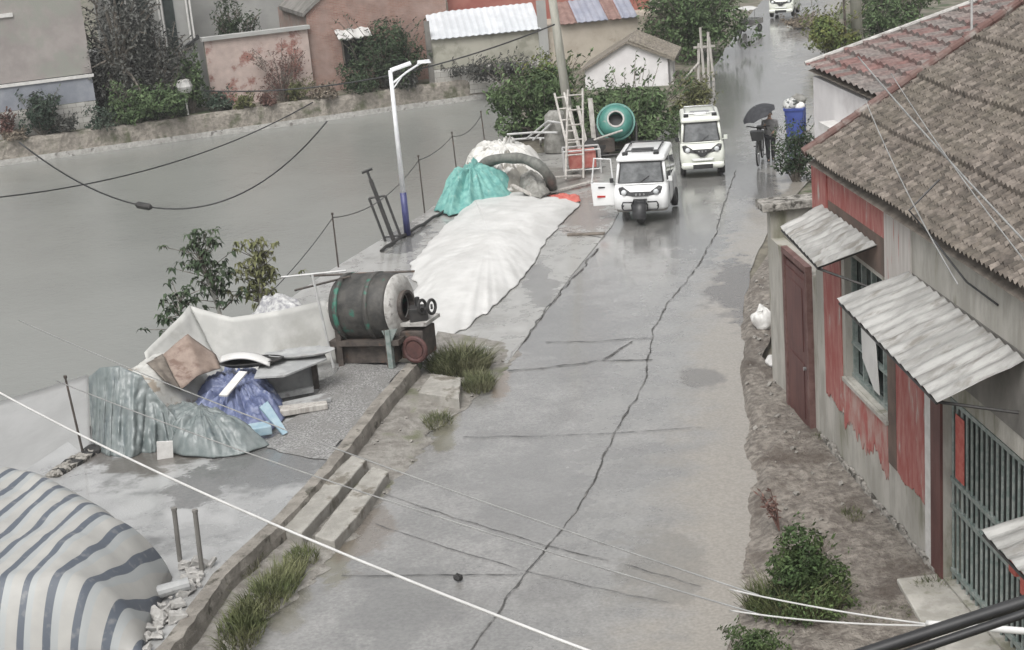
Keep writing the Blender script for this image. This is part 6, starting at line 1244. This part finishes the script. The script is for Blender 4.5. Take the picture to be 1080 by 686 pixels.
for i in range(46):
    f = r.random(); px = lerp(214, 148, f)+r.uniform(-14, 12); py = lerp(598, 684, f)+r.uniform(-8, 10); q = at(px, py, PZ+.03); s_ = r.uniform(.05, .14); mb = MB()
    mb.box((0, 0, 0), (s_*r.uniform(1, 2), s_*r.uniform(.7, 1.3), s_*r.uniform(.4, .8)), (r.uniform(-.5, .5), r.uniform(-.5, .5), r.uniform(0, 3))); mb.v = [v+Vector((r.uniform(-.25, .25)*s_, r.uniform(-.25, .25)*s_, r.uniform(-.2, .2)*s_))+q+Vector((0, 0, s_*.25)) for v in mb.v]
    tag(mb.build('rubble_piece', rubm, bevel=.012, origin=q), 'broken grey rubble piece in the strip between striped sheet and kerb', 'rubble', 'rubble beside the striped sheet')
mb = MB(); q = at(182, 622, PZ+.12); mb.cyl(q+Vector((-.2, -.05, 0)), q+Vector((.22, .06, .04)), .09, 12); tag(mb.build('pipe_piece', greyboard, origin=q), 'short grey pipe piece lying under the edge of the striped sheet', 'pipe')
# ------------------------------------------------------------------ concrete steps and slabs by the kerb
def slab(label, pix, z, h_, m_=kerbm, name='concrete_slab', cat='slab', group='concrete slabs by the kerb'):
    P = [at(x, y, z+h_) for x, y in pix]; mb = MB(); n = len(P); top = []
    for i in range(n):
        for k in range(6): p = P[i].lerp(P[(i+1) % n], k/6); top.append(p+Vector((.025*nz(p.x, p.y, 1, 5), .025*nz(p.x, p.y, 8, 5), .012*nz(p.x, p.y, 4, 6))))
    mb.prism([p-Vector((0, 0, h_+.1)) for p in top], (0, 0, h_+.1)); mb.v = [v if i < len(top) else top[i-len(top)] for i, v in enumerate(mb.v)]
    tag(mb.build(name, m_, bevel=.018, origin=sum(P, Vector())/n-Vector((0, 0, h_))), label, cat, group)
slabm = M('slab_concrete', (.25, .24, .215), (.35, .335, .305), scale=3, rough=.7, bump=.7, bscale=20, c3=(.15, .135, .11), s3=2.2, lo3=.53, hi3=.65)
slab('upper long concrete step slab lying against the kerb', [(300, 556), (318, 562), (350, 527), (387, 484), (372, 479), (340, 510)], .10, .17, slabm)
slab('lower long concrete step slab with broken edges beside the road', [(332, 565), (352, 571), (380, 540), (410, 497), (392, 492), (360, 530)], .07, .13, slabm)
slab('short square concrete slab under the grass clump', [(441, 414), (484, 420), (486, 398), (455, 394)], .06, .17, slabm)
r = random.Random(50)
for i in range(70):
    v = r.uniform(.25, .97); u = r.uniform(.05, .98); q = Vector(shelf(u, v)); s_ = r.uniform(.015, .05); mb = MB(); mb.box((0, 0, 0), (s_*1.6, s_*1.2, s_), (r.uniform(-.5, .5), r.uniform(-.5, .5), r.uniform(0, 3))); mb.v = [x+Vector((r.uniform(-.3, .3)*s_,)*3)+q+Vector((0, 0, s_*.3)) for x in mb.v]
    tag(mb.build('loose_stone', stone, bevel=.006, origin=q), 'loose small stone on the earth verge between kerb and road', 'stone', 'loose stones on the earth verge')
for i in range(60):
    v = r.uniform(.3, .97); u = r.uniform(.22, .95); q = Vector(dirtf(u, v)); s_ = r.uniform(.015, .055); mb = MB(); mb.box((0, 0, 0), (s_*1.6, s_*1.2, s_), (r.uniform(-.5, .5), r.uniform(-.5, .5), r.uniform(0, 3))); mb.v = [x+Vector((r.uniform(-.3, .3)*s_,)*3)+q+Vector((0, 0, s_*.3)) for x in mb.v]
    tag(mb.build('dirt_stone', stone, bevel=.006, origin=q), 'loose small stone on the dirt bank before the house wall', 'stone', 'loose stones on the dirt bank')
# ------------------------------------------------------------------ near plants
lf_grass = leafmat('grass_blades', (.08, .092, .045), (.15, .15, .09)); lf_grass2 = leafmat('grass_green', (.075, .092, .038), (.14, .145, .075))
p = at(485, 390, .05); grass_tuft('large clump of long grass on the verge beside the square slab', p, 1.15, .95, .62, 900, lf_grass, 3)
p = at(505, 408, .05); grass_tuft('lower strip of grass right of the square slab at the road edge', p, .6, .9, .35, 350, lf_grass, 4)
p = at(462, 446, .05); grass_tuft('small thin grass tuft on the verge below the square slab', p, .5, .8, .22, 170, lf_grass, 5)
p = at(283, 632, .06); grass_tuft('long weedy grass strip along the road edge at the bottom left', p, .6, 2.1, .33, 700, lf_grass2, 6, ax=(1, -.3, 0))
p = at(255, 668, .06); grass_tuft('dense grass clump at the very bottom of the left verge', p, .6, 1.4, .3, 420, lf_grass2, 7)
p = at(318, 590, .06); grass_tuft('short grass under the end of the step slabs', p, .5, .7, .2, 200, lf_grass2, 8)
p = at(265, 590, .12); grass_tuft('thin grass growing at the foot of the kerb left of the step slabs', p, .35, 1.2, .22, 180, lf_grass, 9)
def dirt_at(px, py): p = at(px, py, .15); return p
p = dirt_at(843, 632); bush('bush', 'dark green leafy shrub on the dirt beside the house', 'bush', p, 1.1, 1.0, .9, 3600, .048, lf_shrub, seed=31, lumps=8, lift=.0)
bush('bush', 'low sprawling green weeds around the foot of the leafy shrub', 'bush', dirt_at(850, 640), 1.5, 1.2, .36, 1800, .042, lf_shrub, seed=32, lumps=8, lift=.0)
bush('bush', 'small bright green shrub at the bottom edge near the road', 'bush', dirt_at(797, 694), .95, .75, .45, 1800, .036, lf_shrub, seed=33, lift=.0)
p = dirt_at(838, 640); grass_tuft('thin weed stems growing up through the leafy shrub', p, 1.2, .9, .55, 400, lf_grass2, 10)
r = random.Random(9); p = dirt_at(822, 560); t = thing('dead_weed', 'reddish-brown dead weed standing behind the leafy shrub', 'weed', tuple(p)); mb = MB(); lf = MB()
for k in range(7):
    d = Vector((r.uniform(-.28, .08), r.uniform(-.1, .25), r.uniform(.35, .6))); mb.tube([(0, 0, 0), d*.55+Vector((0, 0, .05)), d], [.010, .008, .004], 5)
    for j in range(16):
        q = d*r.uniform(.45, 1.0); e = Vector((r.uniform(-1, 1), r.uniform(-1, 1), r.uniform(-.4, .8)))*.045; f = e.orthogonal().normalized()*.014; lf.add([q, q+e+f, q+e*1.8, q+e-f], [(0, 1, 2, 3)])
mb.build('stem', lf_red, t, local=True); lf.build('dry_leaves', lf_red, t, local=True)
for i, (px, py, wx, wy, h_, n, lb) in enumerate([(985, 618, .5, .4, .16, 90, 'small weed tuft at the foot of the wall corner by the gate'), (900, 545, .3, .5, .14, 70, 'tiny weed tuft at the plinth under the window'), (865, 462, .25, .3, .12, 60, 'tiny weed tuft at the foot of the dark red door'), (920, 650, .9, .5, .10, 140, 'thin low weeds on the dirt in front of the gate step')]):
    grass_tuft(lb, dirt_at(px, py), wx, wy, h_, n, lf_grass, 20+i)
# ------------------------------------------------------------------ overhead wires
WG = 'overhead wires across the scene'
def pw_(*pts): return [at(*q) for q in pts]
def span(label, a, b_, d, r_, m_): wire(label, sag(at(*a), at(*b_), d, 24), r_, m_, group=WG)
span('thick white cable running from the left edge down to the bottom centre', (-300, 205, 4.4), (900, 790, 5.2), .80, .011, cable_w)
span('dark cable sagging from the left edge up to the far bank', (-30, 211, 2.6), (330, 108, 2.2), .55, .018, cable_k)
a_ = at(20, 150, 3.4); b_ = at(345, 128, 3.2); W_ = sag(a_, b_, 2.0, 30); wire('dark cable hanging in a deep loop over the pond', W_, .022, cable_k, group=WG)
q = W_[11]; mb = MB(); mb.lathe(q, W_[12]-W_[10], [(-.22, .03), (-.15, .09), (.15, .09), (.22, .03)], 10); tag(mb.build('cable_joint', iron, origin=q), 'dark joint box on the cable loop over the pond', 'joint')
span('thin wire from the upper left to the road and the lower right, upper one', (20, 338, 3.8), (800, 628, 4.4), .12, .007, cable_g)
span('thin wire from the upper left to the road and the lower right, lower one', (60, 402, 3.8), (800, 648, 4.4), .10, .007, cable_g)
span('pale wire crossing the shrub toward the gate, upper one', (770, 622, 4.4), (990, 660, 5.0), .02, .0065, cable_w)
span('pale wire crossing the shrub toward the gate, lower one', (770, 644, 4.4), (990, 660, 5.0), .03, .0065, cable_w)
span('white pipe-like cable end at the bottom right', (978, 658, 5.0), (1110, 668, 5.2), .0, .022, cable_w)
span('thick black cable at the bottom right corner, upper one', (860, 706, 6.4), (1120, 622, 6.6), .0, .026, cable_k)
span('thick black cable at the bottom right corner, lower one', (890, 712, 6.4), (1120, 634, 6.6), .0, .018, cable_k)
span('pale wire stretched over the brown tiles, left one', (905, 60, 7.0), (1100, 275, 6.6), .03, .008, cable_g)
span('pale wire stretched over the brown tiles, right one', (940, 78, 7.0), (1100, 300, 6.6), .05, .005, cable_g)
span('thin wire from the conduit pipe drooping over the tiles to the eaves', (912, 104, 6.0), (1010, 300, 5.4), .10, .007, cable_g)
span('power wire from the utility pole to the far bank on the left', (585, 26, 5.2), (215, 96, 4.0), .5, .02, cable_k)

mb = MB(); ground = [at(402, 265, .08), at(412, 257, .1), at(440, 240, .1), at(470, 222, .1), at(497, 200, .1)]
mb.tube([poly_at(ground, i/20)+Vector((0, 0, .02*math.sin(i*2.1))) for i in range(21)], .042, 7); tag(mb.build('edge_beam', iron, origin=ground[0]), 'long dark timber lying along the pond edge by the lamp pole', 'beam')
mb = MB(); q = at(618, 247, .06); mb.box(q, (.95, .16, .05), (0, 0, R(-12))); tag(mb.build('dark_plank', darkwood, bevel=.01, origin=q), 'short dark plank on the ground below the red cloth', 'plank')
# ------------------------------------------------------------------ rain haze
hz = bpy.data.materials.new('haze'); hz.use_nodes = True; t_ = hz.node_tree; t_.nodes.clear()
pv = t_.nodes.new('ShaderNodeVolumePrincipled'); pv.inputs['Color'].default_value = (.93, .935, .94, 1); pv.inputs['Density'].default_value = .0008; pv.inputs['Anisotropy'].default_value = .2
ov = t_.nodes.new('ShaderNodeOutputMaterial'); t_.links.new(pv.outputs[0], ov.inputs['Volume'])
mb = MB(); mb.box((0, 50, 4.0), (260, 260, 15.4)); o = mb.build('haze', hz); o['kind'] = 'stuff'
